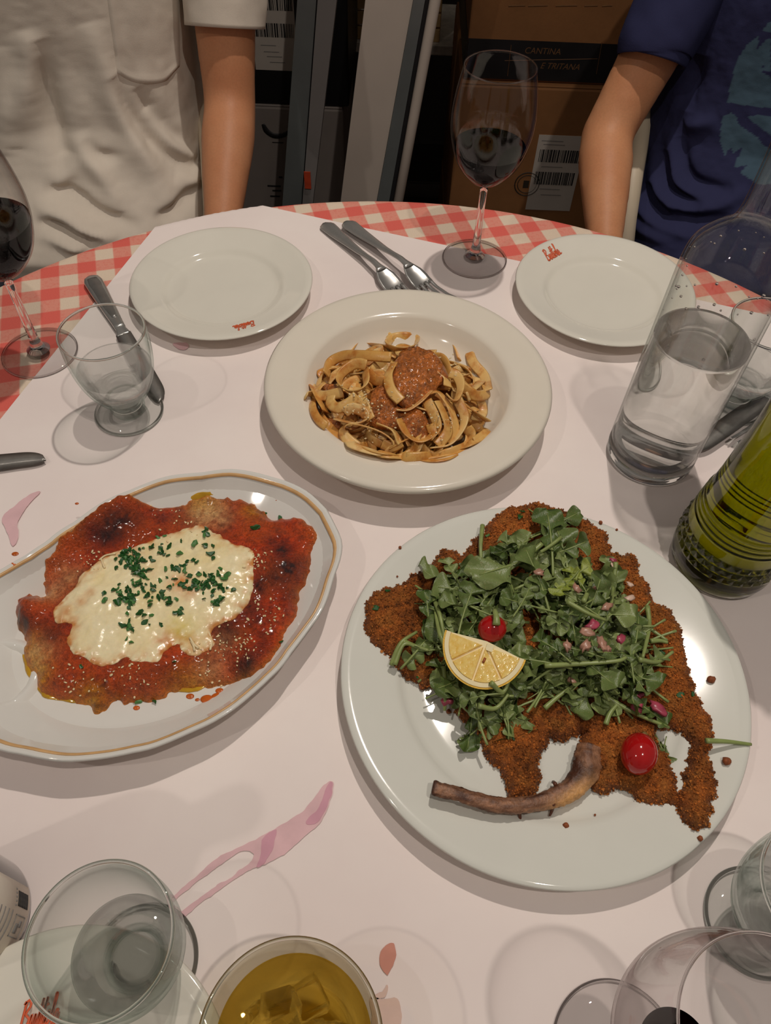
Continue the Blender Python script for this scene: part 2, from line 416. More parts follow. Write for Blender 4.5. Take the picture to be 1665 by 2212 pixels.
V, F = tube_data(spline(arc, 20), np.interp(np.linspace(0, 1, 20), [0, .2, .6, 1], [.004, .0065, .006, .004]), 6, 1.0); V = [(v[0], LFY - 0.001 + (v[1] - LFY) * 0.05, v[2]) for v in np.array(V)]
wmesh('printed_mark', V, F, card_dark, grey)
for k, (px, py, wd) in enumerate(((592, 402, .03), (598, 412, .02), (594, 424, .022), (606, 383, .008), (600, 308, .024))):
    p = UY(px, py, LFY - 0.0006); V, F = box_data(p[0], p[1], p[2], wd, 0.0006, 0.0035 if k < 4 else 0.0014); wmesh('printed_rule', V, F, ink, grey, smooth=False)
# low shelf with a wooden crate, seen in the gap between the cartons
sh = thing('wall_shelf', 'white shelf board in the gap between carton stacks', 'shelf', (0.02, 2.0, 0))
zs = UY(768, 97, 1.92)[2]
rbox('board', simple('white_board', srgb(215, 206, 192), 0.5), (0.36, 0.24, 0.022), (0, 0.04, zs - 0.005), sh, 0.002)
for s in (-1, 1): rbox('bracket', simple('steel_grey', (0.3, 0.3, 0.3), 0.4, metal=0.6), (0.012, 0.2, zs - 0.016), (s * 0.15, 0.05, (zs - 0.016) / 2), sh, 0.001)
cr = thing('wooden_crate', 'pale slatted wooden crate on the white shelf', 'crate', (-0.02, 2.0, zs + 0.006))
for k in range(6): rbox('slat', simple('pale_pine', srgb(196, 160, 108), 0.6, 0.2, 12), (0.20, 0.010, 0.026), (0, -0.06, 0.014 + k * 0.031), cr, 0.001)
for s in (-1, 1): rbox('side_panel', MATS['pale_pine'], (0.012, 0.13, 0.19), (s * 0.095, 0.008, 0.095), cr, 0.001)
# leaning uprights between the stacks
def leaner(px_top, px_bot, Y):
    a = UY(px_top, 0, Y); b = UY(px_bot, 425, Y); d = (a - b) / (a[2] - b[2]); return lambda z: b + d * (z - b[2])
def slab(name, ltop, lbot, rtop, rbot, Y, depth, mat, parent, z0=0.0, z1=1.75):
    A, B = leaner(ltop, lbot, Y), leaner(rtop, rbot, Y); V = []
    for z in (z0, z1):
        for f in (A, B):
            for dy in (0, depth): p = f(z); V.append((p[0], Y + dy, z))
    F = [(0, 1, 3, 2), (4, 6, 7, 5), (0, 2, 6, 4), (1, 5, 7, 3), (0, 4, 5, 1), (2, 3, 7, 6)]
    return wmesh(name, V, F, mat, parent, smooth=False)
wp = simple('white_paint', srgb(208, 196, 184), 0.45, 0.05, 8)
alu = simple('grey_aluminium', srgb(128, 134, 134), 0.35, 0.1, 10, metal=0.35)
alud = simple('dark_gap', (0.02, 0.02, 0.022), 0.5)
p1 = thing('door_frame', 'grey metal door frame upright leaning in front of the shipping cartons', 'door frame', (-0.14, 1.45, 0))
slab('outer_channel', 642, 611, 683, 652, 1.45, 0.05, alu, p1)
slab('inner_channel', 686, 654, 727, 677, 1.445, 0.06, simple('grey_paint', srgb(136, 132, 130), 0.5, 0.05, 8), p1)
slab('groove', 683, 652, 687, 655, 1.455, 0.03, alud, p1)
A = leaner(668, 663, 1.444); c1, c0 = UY(663, 372, 1.442), UY(663, 408, 1.442)
V, F = box_data(c1[0], 1.4435, (c1[2] + c0[2]) / 2, 0.013, 0.002, c1[2] - c0[2]); wmesh('red_sticker', V, F, simple('red_sticker', srgb(190, 70, 40), 0.5), p1, smooth=False)
p2 = thing('folded_partition', 'white panel with grey metal edge and white tube, leaning between the carton stacks', 'partition', (-0.03, 1.42, 0))
slab('panel', 789, 737, 892, 815, 1.42, 0.05, wp, p2)
slab('edge_channel', 893, 816, 918, 842, 1.415, 0.05, alu, p2)
slab('shaded_gap', 919, 842, 928, 850, 1.425, 0.04, alud, p2)  # near-black strip standing in for the shaded gap beside the tube
A = leaner(940, 862, 1.42); V, F = tube_data([A(0.0), A(0.6), A(1.2), A(1.75)], 0.0095, 14); wmesh('side_tube', V, F, wp, p2)
# ================================================================ table, cloth, paper
TC = np.array([0.0097, 0.2992]); TR = 0.613
t = thing('round_table', 'round restaurant table under a red checked tablecloth', 'table', (TC[0], TC[1], 0))
lathe('table_top', [(0, TZ - 0.030), (TR - 0.014, TZ - 0.030), (TR - 0.004, TZ - 0.025), (TR - 0.004, TZ - 0.006), (TR - 0.010, TZ - 0.0035), (0, TZ - 0.0035)], simple('table_wood', srgb(110, 70, 40), 0.5), t, 96)
lathe('pedestal', [(0, TZ - 0.03), (0.12, TZ - 0.03), (0.12, TZ - 0.04), (0.04, TZ - 0.05), (0.038, 0.12), (0.05, 0.06), (0.25, 0.03), (0.27, 0.012), (0.27, 0.0), (0, 0.0)], simple('cast_iron', (0.02, 0.02, 0.02), 0.5, metal=0.7), t, 48)
def gingham():
    m, nt, b = newmat('red_gingham'); uv = coords(nt, 'UV')
    mp = nd(nt, 'ShaderNodeMapping'); mp.inputs['Rotation'].default_value = (0, 0, math.radians(-GA)); mp.inputs['Location'].default_value = (GX, GY, 0)
    L(nt, uv, mp.inputs['Vector'])
    s = nd(nt, 'ShaderNodeSeparateXYZ'); L(nt, mp.outputs[0], s.inputs[0])
    def stripe(o):
        f = mth(nt, 'FRACT', mth(nt, 'MULTIPLY', o, 1 / GP)); d = mth(nt, 'ABSOLUTE', mth(nt, 'SUBTRACT', f, 0.5))
        return mth(nt, 'MULTIPLY_ADD', mth(nt, 'SUBTRACT', d, 0.25), -26.0, 0.5)   # soft-edged half-period stripe
    def clampn(x): n = nd(nt, 'ShaderNodeClamp'); L(nt, x, n.inputs[0]); return n.outputs[0]
    a, c = clampn(stripe(s.outputs[0])), clampn(stripe(s.outputs[1]))
    v = coords(nt); weave = noise(nt, v, 900, 2); blot = noise(nt, v, 230, 2)
    cream, pink, red = srgb(226, 206, 184), srgb(226, 146, 128), srgb(223, 100, 88)
    one = mixc(nt, a, cream, pink); two = mixc(nt, a, pink, red); col = mixc(nt, c, one, two)
    # pale figured flecks in the half-tone checks
    fl = ramp(nt, blot, [(0.52, (0, 0, 0)), (0.60, (1, 1, 1))])
    half = mth(nt, 'ABSOLUTE', mth(nt, 'SUBTRACT', a, c))
    col = mixc(nt, mth(nt, 'MULTIPLY', mth(nt, 'MULTIPLY', fl, half), 0.35), col, srgb(222, 112, 98))
    col = mixc(nt, 1.0, col, ramp(nt, weave, [(0.3, (0.92,) * 3), (0.7, (1.05,) * 3)]), 'MULTIPLY')
    L(nt, col, b.inputs['Base Color']); b.inputs['Roughness'].default_value = 0.75; bump(nt, b, weave, 0.15, 0.0005); return m
GA, GP, GX, GY = 17.0, 0.0413, 0.0, 0.0
_o = np.array(U(67, 617)[:2]); _a = math.radians(-GA)
# shift the weave so that a cream check falls at its place on the table
GX = -(math.cos(_a) * _o[0] - math.sin(_a) * _o[1]); GY = -(math.sin(_a) * _o[0] + math.cos(_a) * _o[1])
seg = 160; rings = [0.0, 0.15, 0.3, 0.45, 0.56, TR - 0.012, TR - 0.005, TR, TR + 0.004]; zz = [0, 0, 0, 0, 0, 0, -0.0008, -0.004, -0.010]
drop = [0.02, 0.04, 0.065, 0.09, 0.115, 0.14]
V = []; F = []; UVs = []
arc_len = [0.0] + list(np.cumsum([math.hypot(rings[i + 1] - rings[i], zz[i + 1] - zz[i]) for i in range(len(rings) - 1)]))
nr = len(rings) + len(drop)
for i in range(nr):
    for j in range(seg):
        a = 2 * math.pi * j / seg
        if i < len(rings): r, z, s = rings[i], zz[i], arc_len[i]
        else:
            d = drop[i - len(rings)]; r = TR + 0.005 + 0.04 * d + 0.16 * d * (0.5 + 0.5 * math.sin(a * 14 + 1.3 * math.sin(3 * a))) ; z = -d; s = arc_len[-1] + d
        V.append((r * math.cos(a), r * math.sin(a), z)); UVs.append((TC[0] + s * math.cos(a), TC[1] + s * math.sin(a)))
for i in range(nr - 1):
    for j in range(seg):
        k = (j + 1) % seg; F.append((i * seg + j, i * seg + k, (i + 1) * seg + k, (i + 1) * seg + j))
me = mesh(V, F, None, 'tablecloth'); uvl = me.uv_layers.new(name='UVMap')
for lp in me.loops: uvl.data[lp.index].uv = UVs[lp.vertex_index]
tag(link('tablecloth', me, gingham(), None, (TC[0], TC[1], TZ)), 'red and cream checked tablecloth draped over the round table', 'tablecloth')
# white paper cover: rectangular sheet lying askew, one corner folded down over the table edge
def paper_mat():
    m, nt, b = newmat('table_paper'); v = coords(nt)
    n = noise(nt, v, 7, 4); f = noise(nt, v, 700, 2)
    col = ramp(nt, n, [(0.3, srgb(236, 222, 218)), (0.7, srgb(244, 233, 228))])
    L(nt, col, b.inputs['Base Color']); b.inputs['Roughness'].default_value = 0.7; b.inputs['Specular IOR Level'].default_value = 0.25
    bump(nt, b, f, 0.08, 0.0004); return m
e1 = U(0, 910)[:2], U(335, 492)[:2]; e2 = U(566, 446)[:2], U(1120, 566)[:2]
d1 = (e1[1] - e1[0]) / np.linalg.norm(e1[1] - e1[0]); d2 = (e2[1] - e2[0]) / np.linalg.norm(e2[1] - e2[0])
M = np.array([d1, -d2]).T; s_ = np.linalg.solve(M, e2[0] - e1[0]); corner = e1[0] + s_[0] * d1
quad = np.array([corner, corner + 1.05 * d2, corner + 1.05 * d2 - 0.98 * d1, corner - 0.98 * d1])
RP = TR + 0.055
ang = np.linspace(0, 2 * np.pi, 240, endpoint=False); circ = TC + RP * np.stack([np.cos(ang), np.sin(ang)], 1)
def clip(poly, a, b):
    out = []; n_ = np.array([-(b - a)[1], (b - a)[0]])
    for i in range(len(poly)):
        p, q2 = poly[i], poly[(i + 1) % len(poly)]; dp, dq = (p - a) @ n_, (q2 - a) @ n_
        if dp <= 0: out.append(p)
        if (dp < 0) != (dq < 0): out.append(p + (q2 - p) * dp / (dp - dq))
    return np.array(out)
pp = circ
for i in range(4): pp = clip(pp, quad[i], quad[(i + 1) % 4])
PAPER = pp
V, F, Pg, dd = blob_data(pp, 0.0042, lambda P, d: np.zeros(len(P)), lambda P: np.zeros(len(P)), under=False)
rr = np.hypot(*(Pg - TC).T); over = np.clip(rr - TR + 0.002, 0, None); und = 0.0010 + 0.0006 * (fnoise(Pg, 9, 3.0) + 0.5).clip(0)
k = np.where(rr > 0, np.minimum(rr, TR + 0.0055) / np.maximum(rr, 1e-6), 1); XY = TC + (Pg - TC) * k[:, None]
V = np.c_[XY, TZ + und - over * 0.97]
paper = tag(wmesh('paper_table_cover', V, F, paper_mat()), 'white paper sheet laid askew over the checked tablecloth', 'table cover')
PZ = 0.0018                                  # things stand on the paper
def stain(name, pts, col, z=0.0022, al=0.6, res=0.002, jagamp=0.001):
    m = MATS.get(name)
    if not m:
        m, nt, b = newmat(name); n = noise(nt, coords(nt), 60, 4)
        L(nt, ramp(nt, n, [(0.25, tuple(c * 0.9 for c in col)), (0.75, tuple(min(1, c * 1.06) for c in col))]), b.inputs['Base Color']); b.inputs['Roughness'].default_value = 0.7
        MATS[name] = m
    po = jag(US(pts, z), jagamp, 0.004, 1.0)
    V, F, *_ = blob_data(po, res, lambda P, d: np.full(len(P), TZ + z), lambda P: np.full(len(P), TZ + z - 0.0004), under=False)
    o = wmesh('wine_stain', V, F, m, paper); return o
S1 = [(720, 1690), (712, 1732), (690, 1778), (640, 1822), (596, 1856), (548, 1875), (500, 1905), (440, 1945), (392, 1984), (384, 1978), (440, 1932), (470, 1912), (505, 1890), (540, 1862), (546, 1840), (520, 1838), (475, 1868), (430, 1902), (376, 1945), (372, 1938), (420, 1896), (470, 1852), (520, 1828), (565, 1806), (610, 1780), (650, 1755), (680, 1720), (700, 1695)]
stain('wine_pink', S1, srgb(226, 186, 190), 0.0024)
stain('wine_magenta', [(598, 1793), (590, 1830), (575, 1858), (556, 1872), (562, 1845), (566, 1815), (582, 1798)], srgb(212, 156, 172), 0.0027)
stain('wine_magenta', [(718, 1690), (712, 1725), (692, 1768), (672, 1782), (662, 1774), (690, 1740), (705, 1700)], srgb(216, 166, 178), 0.0027)
stain('wine_pink', [(88, 1062), (60, 1092), (38, 1130), (40, 1160), (28, 1180), (20, 1162), (6, 1130), (10, 1110), (34, 1090), (60, 1070)], srgb(222, 172, 178), 0.0024)
stain('sauce_smear', [(850, 2040), (854, 2070), (842, 2098), (834, 2104), (818, 2078), (824, 2052), (838, 2042)], srgb(206, 140, 122), 0.0024)
stain('sauce_faint', [(800, 2155), (830, 2158), (862, 2160), (866, 2205), (852, 2240), (812, 2235), (802, 2190)], srgb(224, 192, 178), 0.0024)
stain('sauce_faint', [(800, 2150), (812, 2146), (828, 2140), (836, 2128), (838, 2140), (830, 2154), (806, 2160)], srgb(216, 170, 160), 0.0024)
stain('wine_pink', [(372, 742), (400, 740), (408, 750), (392, 756)], srgb(222, 190, 188), 0.0024)
# ================================================================ chairs
def chair(label, x, y, rz):
    t = thing('dining_chair', label, 'chair', (x, y, 0), rz, 'chairs of the two diners')
    wood = simple('beige_chair', srgb(205, 190, 166), 0.5, 0.08, 10)
    rbox('seat', simple('dark_seat', (0.03, 0.026, 0.024), 0.5), (0.44, 0.42, 0.04), (0, 0, 0.425), t, 0.012)
    for sx in (-1, 1):
        V, F = tube_data([(sx * 0.19, -0.18, 0), (sx * 0.185, -0.175, 0.405)], 0.016, 10); wmesh2('leg', V, F, wood, t)
        pth = spline([(sx * 0.19, 0.20, 0), (sx * 0.19, 0.19, 0.42), (sx * 0.205, 0.20, 0.62), (sx * 0.215, 0.225, 0.78), (sx * 0.17, 0.25, 0.88)], 24)
        V, F = tube_data(pth, 0.016, 10); wmesh2('leg', V, F, wood, t)
    V, F = tube_data(spline([(-0.17, 0.25, 0.88), (-0.08, 0.262, 0.905), (0.08, 0.262, 0.905), (0.17, 0.25, 0.88)], 20), 0.017, 10); wmesh2('top_rail', V, F, wood, t)
    for sx in (-1, 1):
        V, F = tube_data(spline([(sx * .212, .215, .76), (sx * .228, .10, .745), (sx * .232, .03, .73), (sx * .242, -.06, .69), (sx * .252, -.14, .65), (sx * .245, -.19, .56), (sx * .205, -.185, .44)], 30), 0.016, 10); wmesh2('arm_hoop', V, F, wood, t)
    for sx in (-0.08, 0, 0.08):
        V, F = tube_data([(sx, 0.20, 0.44), (sx, 0.235, 0.70), (sx, 0.262, 0.90)], 0.010, 8); wmesh2('spindle', V, F, wood, t)
    return t
def wmesh2(name, V, F, mat, parent): return link(name, mesh(V, F, None, name), mat, parent)
chair('beige wooden chair behind the person in the white shirt', -0.555, 1.262, math.radians(3))
chair('beige wooden chair behind the person in the navy shirt', 0.625, 1.262, math.radians(-3))
# ================================================================ crockery
def china(name, col, rough=0.07):
    m, nt, b = newmat(name); v = coords(nt); n = noise(nt, v, 30, 3)
    L(nt, ramp(nt, n, [(0.3, tuple(c * 0.975 for c in col)), (0.7, col)]), b.inputs['Base Color'])
    b.inputs['Roughness'].default_value = rough; b.inputs['Specular IOR Level'].default_value = 0.5
    MATS[name] = m; return m
white_china = china('white_china', srgb(226, 222, 210)); cream_china = china('cream_china', srgb(228, 220, 205), 0.12); cool_china = china('cool_china', srgb(222, 222, 213))
logo_red = simple('logo_red', srgb(214, 92, 52), 0.3)
def plate_prof(R, h, well, foot, th=0.0035, depth=0.007):
    z0 = depth - 0.0035
    return [(0, 0.003), (foot - 0.006, 0.003), (foot - 0.005, 0.0), (foot, 0.0), (foot + 0.003, 0.003), (well + 0.004, h * 0.42), (R - 0.006, h - th - 0.001), (R - 0.0015, h - th * 0.75),
            (R, h - th * 0.35), (R - 0.0010, h - 0.0003), (R - 0.004, h), (R - 0.009, h - 0.0006), (well + 0.010, h * 0.64), (well + 0.005, h * 0.61), (well + 0.002, h * 0.56), (well - 0.0005, h * 0.48), (well - 0.003, h * 0.385), (well - 0.006, depth * 0.86), (well - 0.010, depth * 0.77), (well - 0.018, depth * 0.73), (0, depth * 0.72)]
def logo(parent, cx, cy, cz, ang, size):
    """restaurant name in joined-up script, drawn as strokes: B u t t o l a"""
    st = [[(0, 0), (.05, .5), (.1, 1.0), (0.0, .9), (.25, 1.05), (.42, .85), (.2, .55), (.46, .35), (.3, 0.02), (0.0, .05), (.5, .1)],
          [(.5, .1), (.62, .5), (.6, .12), (.72, .02), (.86, .5), (.86, .1), (.95, .05)],
          [(.95, .05), (1.1, .5), (1.2, 1.05), (1.1, .2), (1.18, .02), (1.35, .5), (1.45, 1.05), (1.34, .2), (1.42, .02), (1.5, .1)],
          [(1.0, .66), (1.3, .72), (1.62, .78)],
          [(1.5, .1), (1.7, .5), (1.55, .35), (1.6, .04), (1.8, .15), (1.75, .48), (1.68, .5), (1.9, .4)],
          [(1.9, .4), (2.05, 1.0), (1.98, 1.08), (1.95, .3), (2.02, .02), (2.12, .1)],
          [(2.35, .45), (2.2, .5), (2.1, .2), (2.2, .02), (2.36, .4), (2.36, .08), (2.5, .04), (2.6, .12)]]
    parts = []
    for s in st:
        p = spline(np.array(s), 36); p = (p - np.array([1.3, .45])) * size * np.array([1.0, 1.55]); p[:, 0] += 0.15 * p[:, 1]
        pts = np.c_[cx + p[:, 0] * math.cos(ang) - p[:, 1] * math.sin(ang), cy + p[:, 0] * math.sin(ang) + p[:, 1] * math.cos(ang), np.full(len(p), 0.0)]
        pts[:, 2] = parent.location[2] + rimz(SP[0], SP[1], SP[2], np.hypot(pts[:, 0] - parent.location[0], pts[:, 1] - parent.location[1])) + 0.0003
        parts.append(tube_data(pts, size * 0.085, 6, 0.25))
    V, F = join(*parts); return wmesh('script_logo', V, F, logo_red, parent)
def rimz(R, h, well, r): return np.interp(r, [well + 0.005, well + 0.010, R - 0.009, R - 0.004], [h * .61, h * .64, h - 0.0006, h])
SP = (0.1005, 0.0195, 0.066, 0.060)
def small_plate(label, c, lpx, lang):
    t = thing('side_plate', label, 'plate', (c[0], c[1], TZ + PZ))
    lathe('plate_body', plate_prof(*SP), white_china, t, 112)
    if lpx is not None:
        q = U(*lpx, 0.018); r = math.hypot(q[0] - c[0], q[1] - c[1]); z = TZ + PZ + rimz(SP[0], SP[1], SP[2], r) + 0.0002
        q = U(*lpx, z - TZ); logo(t, q[0], q[1], z, lang, 0.0088)
    return t
def ground_ang(p, q, z=0.02): a, b = U(*p, z), U(*q, z); return math.atan2(b[1] - a[1], b[0] - a[0])
k_ = CH / 0.52
small_plate('empty white side plate in front of the person in the white shirt', (-0.1817 * k_, 0.6654 * k_), (526, 703), ground_ang((554, 696), (497, 711)))
small_plate('empty white side plate in front of the person in the navy shirt', (0.2231 * k_, 0.6805 * k_), (1193, 547), ground_ang((1178, 556), (1211, 538)))
c = U(101, 2454, 0.02)
small_plate('white side plate with a red script logo under the water glass beside the dark bottle', (c[0], c[1]), (92, 2190), ground_ang((85, 2190), (135, 2180)))
BIG = (0.1525, 0.0215, 0.108, 0.095); BC = (0.1168 * k_, 0.2361 * k_)
t = thing('dinner_plate', 'large round white plate carrying the breaded chop', 'plate', (BC[0], BC[1], TZ + PZ)); lathe('plate_body', plate_prof(*BIG, th=0.004, depth=0.009), cool_china, t, 160)
BOC = np.array([0.0158 * k_, 0.5100 * k_]); BR = 0.138
t = thing('pasta_bowl', 'wide-rimmed cream bowl holding the fettuccine', 'bowl', (BOC[0], BOC[1], TZ + PZ))
lathe('bowl_body', [(0, 0.003), (0.055, 0.003), (0.056, 0), (0.061, 0), (0.063, 0.003), (0.088, 0.012), (0.100, 0.026), (BR - 0.008, 0.0295), (BR - 0.001, 0.0315), (BR + 0.0005, 0.0345), (BR - 0.002, 0.037), (BR - 0.007, 0.0373),
                    (BR - 0.012, 0.0358), (0.106, 0.0335), (0.1005, 0.0325), (0.0975, 0.030), (0.092, 0.021), (0.083, 0.0125), (0.070, 0.0085), (0, 0.007)], cream_china, t, 160)
# ---------------------------------------------------------------- scalloped oval platter
PH = 0.034
tr = [(0, 1233), (50, 1203), (100, 1172), (160, 1128), (225, 1085), (278, 1060), (330, 1040), (380, 1027), (440, 1020), (500, 1015), (560, 1022), (620, 1040), (668, 1066), (708, 1100), (727, 1140), (738, 1172), (736, 1205), (724, 1245), (705, 1300), (672, 1355), (632, 1410), (585, 1463), (540, 1508), (480, 1548), (420, 1582), (355, 1608), (290, 1626), (230, 1641), (170, 1645), (100, 1641), (50, 1634), (0, 1624)]
vis = US(tr, PH)[:, :2]
ev = US([(735, 1180)], PH)[0][:2]
# principal direction: from the right tip to the middle of the left chord
midl = (vis[0] + vis[-1]) / 2; ax = (midl - ev); ax /= np.linalg.norm(ax); nx_ = np.array([-ax[1], ax[0]])
loc_ = np.stack([(vis - ev) @ ax, (vis - ev) @ nx_], 1); half_w = (loc_[:, 1].max() - loc_[:, 1].min()) / 2
# the hidden end mirrors the visible one about the widest point
iw = loc_[np.argmax(loc_[:, 1]), 0]; iw2 = loc_[np.argmin(loc_[:, 1]), 0]; Lc = max((iw + iw2) / 2, 0.118)
PLC = ev + ax * Lc + nx_ * (loc_[:, 1].max() + loc_[:, 1].min()) / 2
th_v = np.arctan2((vis - PLC) @ nx_, (vis - PLC) @ ax); rad_v = np.hypot(*(vis - PLC).T)
NP = 144; th = np.linspace(-np.pi, np.pi, NP, endpoint=False)
A_, B_ = Lc + 0.012, half_w
ell = lambda a: A_ * B_ / np.sqrt((B_ * np.cos(a)) ** 2 + (A_ * np.sin(a)) ** 2)
order = np.argsort(th_v); tv, rv = th_v[order], rad_v[order]
out_r = np.where((th >= tv[0] - 1e-6) & (th <= tv[-1] + 1e-6), 0, ell(th))
lim = min(-th_v.min(), th_v.max())
r_tr = np.interp(th, tv, rv, period=2 * np.pi)
# angle 0 points at the hidden end; the trace covers the rest
cov = np.abs(th) >= max(th_v[th_v > 0].min(), -th_v[th_v < 0].max()) if (th_v > 0).any() and (th_v < 0).any() else np.ones(NP, bool)
a0 = th_v[th_v > 0].min(); a1 = -th_v[th_v < 0].max()
wv = np.where(th >= 0, np.clip((np.abs(th) - a0) / 0.06, 0, 1), np.clip((np.abs(th) - a1) / 0.06, 0, 1))
r0_, r1_ = rv[np.argmin(np.abs(tv - a0))], rv[np.argmin(np.abs(tv + a1))]
hid = np.where(th >= 0, A_ + (r0_ - A_) * (np.abs(th) / a0) ** 2, A_ + (r1_ - A_) * (np.abs(th) / a1) ** 2)
PR = wv * r_tr + (1 - wv) * hid
PR = PR * (1 + 0.005 * np.cos(th * 14 + 0.5))
def platter_ring(s, z, inset=0.0): r = PR * s - inset; return np.c_[PLC[0] + r * (np.cos(th) * ax[0] + np.sin(th) * nx_[0]), PLC[1] + r * (np.cos(th) * ax[1] + np.sin(th) * nx_[1]), np.full(NP, TZ + PZ + z)]
def smooth_ring(s, z, k):                     # rings further in lose the scallops
    global PR; keep = PR; e = PR.copy()
    for _ in range(k): e = (np.roll(e, 1) + e + np.roll(e, -1)) / 3
    PR = e; q = platter_ring(s, z); PR = keep; return q
rings = [smooth_ring(0.5, 0.004, 60), smooth_ring(0.62, 0.004, 60), smooth_ring(0.63, 0.0, 60), smooth_ring(0.66, 0.0, 60), smooth_ring(0.68, 0.004, 60), smooth_ring(0.80, 0.014, 40), platter_ring(0.95, PH - 0.0065), platter_ring(0.992, PH - 0.0035), platter_ring(1.0, PH - 0.0015),
         platter_ring(0.992, PH), platter_ring(0.978, PH - 0.0004), platter_ring(0.955, PH - 0.0024), smooth_ring(0.935, PH - 0.0058, 2), smooth_ring(0.88, 0.0205, 8), smooth_ring(0.83, 0.0140, 20), smooth_ring(0.78, 0.0102, 40), smooth_ring(0.70, 0.0085, 60), smooth_ring(0.35, 0.0075, 60), smooth_ring(0.02, 0.0075, 60)]
V = np.concatenate(rings); F = [(i * NP + j, i * NP + (j + 1) % NP, (i + 1) * NP + (j + 1) % NP, (i + 1) * NP + j) for i in range(len(rings) - 1) for j in range(NP)]
F.append(tuple(range((len(rings) - 1) * NP, len(rings) * NP))); F.append(tuple(range(NP - 1, -1, -1)))
pt = thing('oval_platter', 'scalloped oval white platter with a tan line, carrying the baked chicken', 'platter', (PLC[0], PLC[1], TZ + PZ))
wmesh('platter_body', V, F, china('platter_china', srgb(224, 222, 216)), pt)
rg = [platter_ring(0.966, PH - 0.0012), platter_ring(0.962, PH - 0.0010), platter_ring(0.951, PH - 0.0021), platter_ring(0.947, PH - 0.0028)]
V = np.concatenate(rg); V[:, 2] += np.repeat([0, .0005, .0005, 0], NP); F = [(i * NP + j, i * NP + (j + 1) % NP, (i + 1) * NP + (j + 1) % NP, (i + 1) * NP + j) for i in range(3) for j in range(NP)]
wmesh('painted_line', V, F, simple('tan_glaze', srgb(206, 164, 112), 0.25), pt)
cc = US([(-4, 1462)], 0.012)[0]; k = [(0.0, 0.0115), (0.020, 0.0115), (0.0235, 0.0125), (0.0265, 0.0150), (0.0285, 0.0150), (0.031, 0.0125), (0.033, 0.009)]
RINGDEF = (cc, [(0.0215, -.001), (0.0240, .0018), (0.0262, .0036), (0.0285, .0036), (0.0310, .0016), (0.034, -.001)])
def platter_floor(P):                        # height of the platter's inside at xy
    d = np.asarray(P)[:, :2] - PLC; a = np.arctan2(d @ nx_, d @ ax); r = np.hypot(*d.T) / np.interp(a, th, PR, period=2 * np.pi)
    return TZ + PZ + np.interp(r, [0, .70, .78, .83, .88, .935, .955, 1.0], [.0075, .0085, .0102, .0140, .0205, PH - .0058, PH - .0024, PH])
V, F = lathe_data(RINGDEF[1], 72); V = np.array(V); V[:, :2] += RINGDEF[0][:2]; V[:, 2] += platter_floor(V); wmesh('raised_ring', V, F, MATS['platter_china'], pt)
def big_floor(P):
    r = np.hypot(*(np.asarray(P)[:, :2] - np.array(BC)).T); R, h, w_, f_ = BIG
    return TZ + PZ + np.interp(r, [0, w_ - .022, w_ - .013, w_ - .006, w_, w_ + .005, w_ + .012, R - .009, R], [.0065, .0067, .0072, .0088, h * .5, h * .56, h * .6, h - .0006, h])
def bowl_floor(P):
    r = np.hypot(*(np.asarray(P)[:, :2] - BOC).T)
    return TZ + PZ + np.interp(r, [0, .07, .083, .092, .0975, .1005, .106, .126, .138], [.007, .0085, .0125, .021, .03, .0325, .0335, .0358, .037])
# ================================================================ glassware
GC = 0.0; GT = 0.0
clear_glass = glassmat('clear_glass', (0.995, 0.998, 0.995), 1.5, 0, GT)
green_glass = glassmat('greenish_glass', (0.985, 0.996, 0.990), 1.5, 0, GT)
thin_glass = glassmat('thin_glass', (0.997, 0.995, 0.995), 1.5, 0, GT)
stem_glass = glassmat('stem_glass', (0.995, 0.985, 0.985), 1.5, 0, 0.0)
wall_thin = thinglass('thin_wine_glass', (0.62, 0.55, 0.55), (0.96, 0.955, 0.955)); wall_green = thinglass('thin_greenish_glass', (0.66, 0.76, 0.72), (0.965, 0.975, 0.97))
water_m = glassmat('water', (0.997, 0.999, 0.997), 1.33, 0, 0.15)
wine_m = glassmat('red_wine', (0.055, 0.003, 0.010), 1.34, 0, GC, (0.16, 0.01, 0.03))
glass_water = glassmat('glass_water', (0.998, 0.999, 0.998), 1.33, 0, 0.52)
amber_m = glassmat('amber_drink', (0.985, 0.84, 0.36), 1.34, 0, 0.62)
oil_m = glassmat('olive_oil', (0.49, 0.50, 0.010), 1.46, 0, GC, (0.55, 0.45, 0.02))
def smooth_prof(pts, n): return [tuple(p) for p in spline(np.array(pts, float), n)]
def liquid(name, prof_in, level, mat, parent, seg=72):
    """body of liquid filling an inner profile [(r,z) from the bottom up] to a level"""
    p = [(r + 0.00015, z) for r, z in prof_in if z < level - 1e-5]
    zs = [z for _, z in prof_in]; rs = [r for r, _ in prof_in]; rl = float(np.interp(level, zs, rs))
    p = [(0, p[0][1] - 0.0001)] + p + [(rl + 0.00015, level + 0.0008), (rl - 0.0012, level), (0, level)]
    return lathe(name, p, mat, parent, seg)
def ring_part(name, R, z, r, mat, parent):
    p = [(R + r * math.cos(a), z + r * math.sin(a)) for a in np.linspace(0, 2 * math.pi, 13)]; return lathe(name, p, mat, parent, 96)
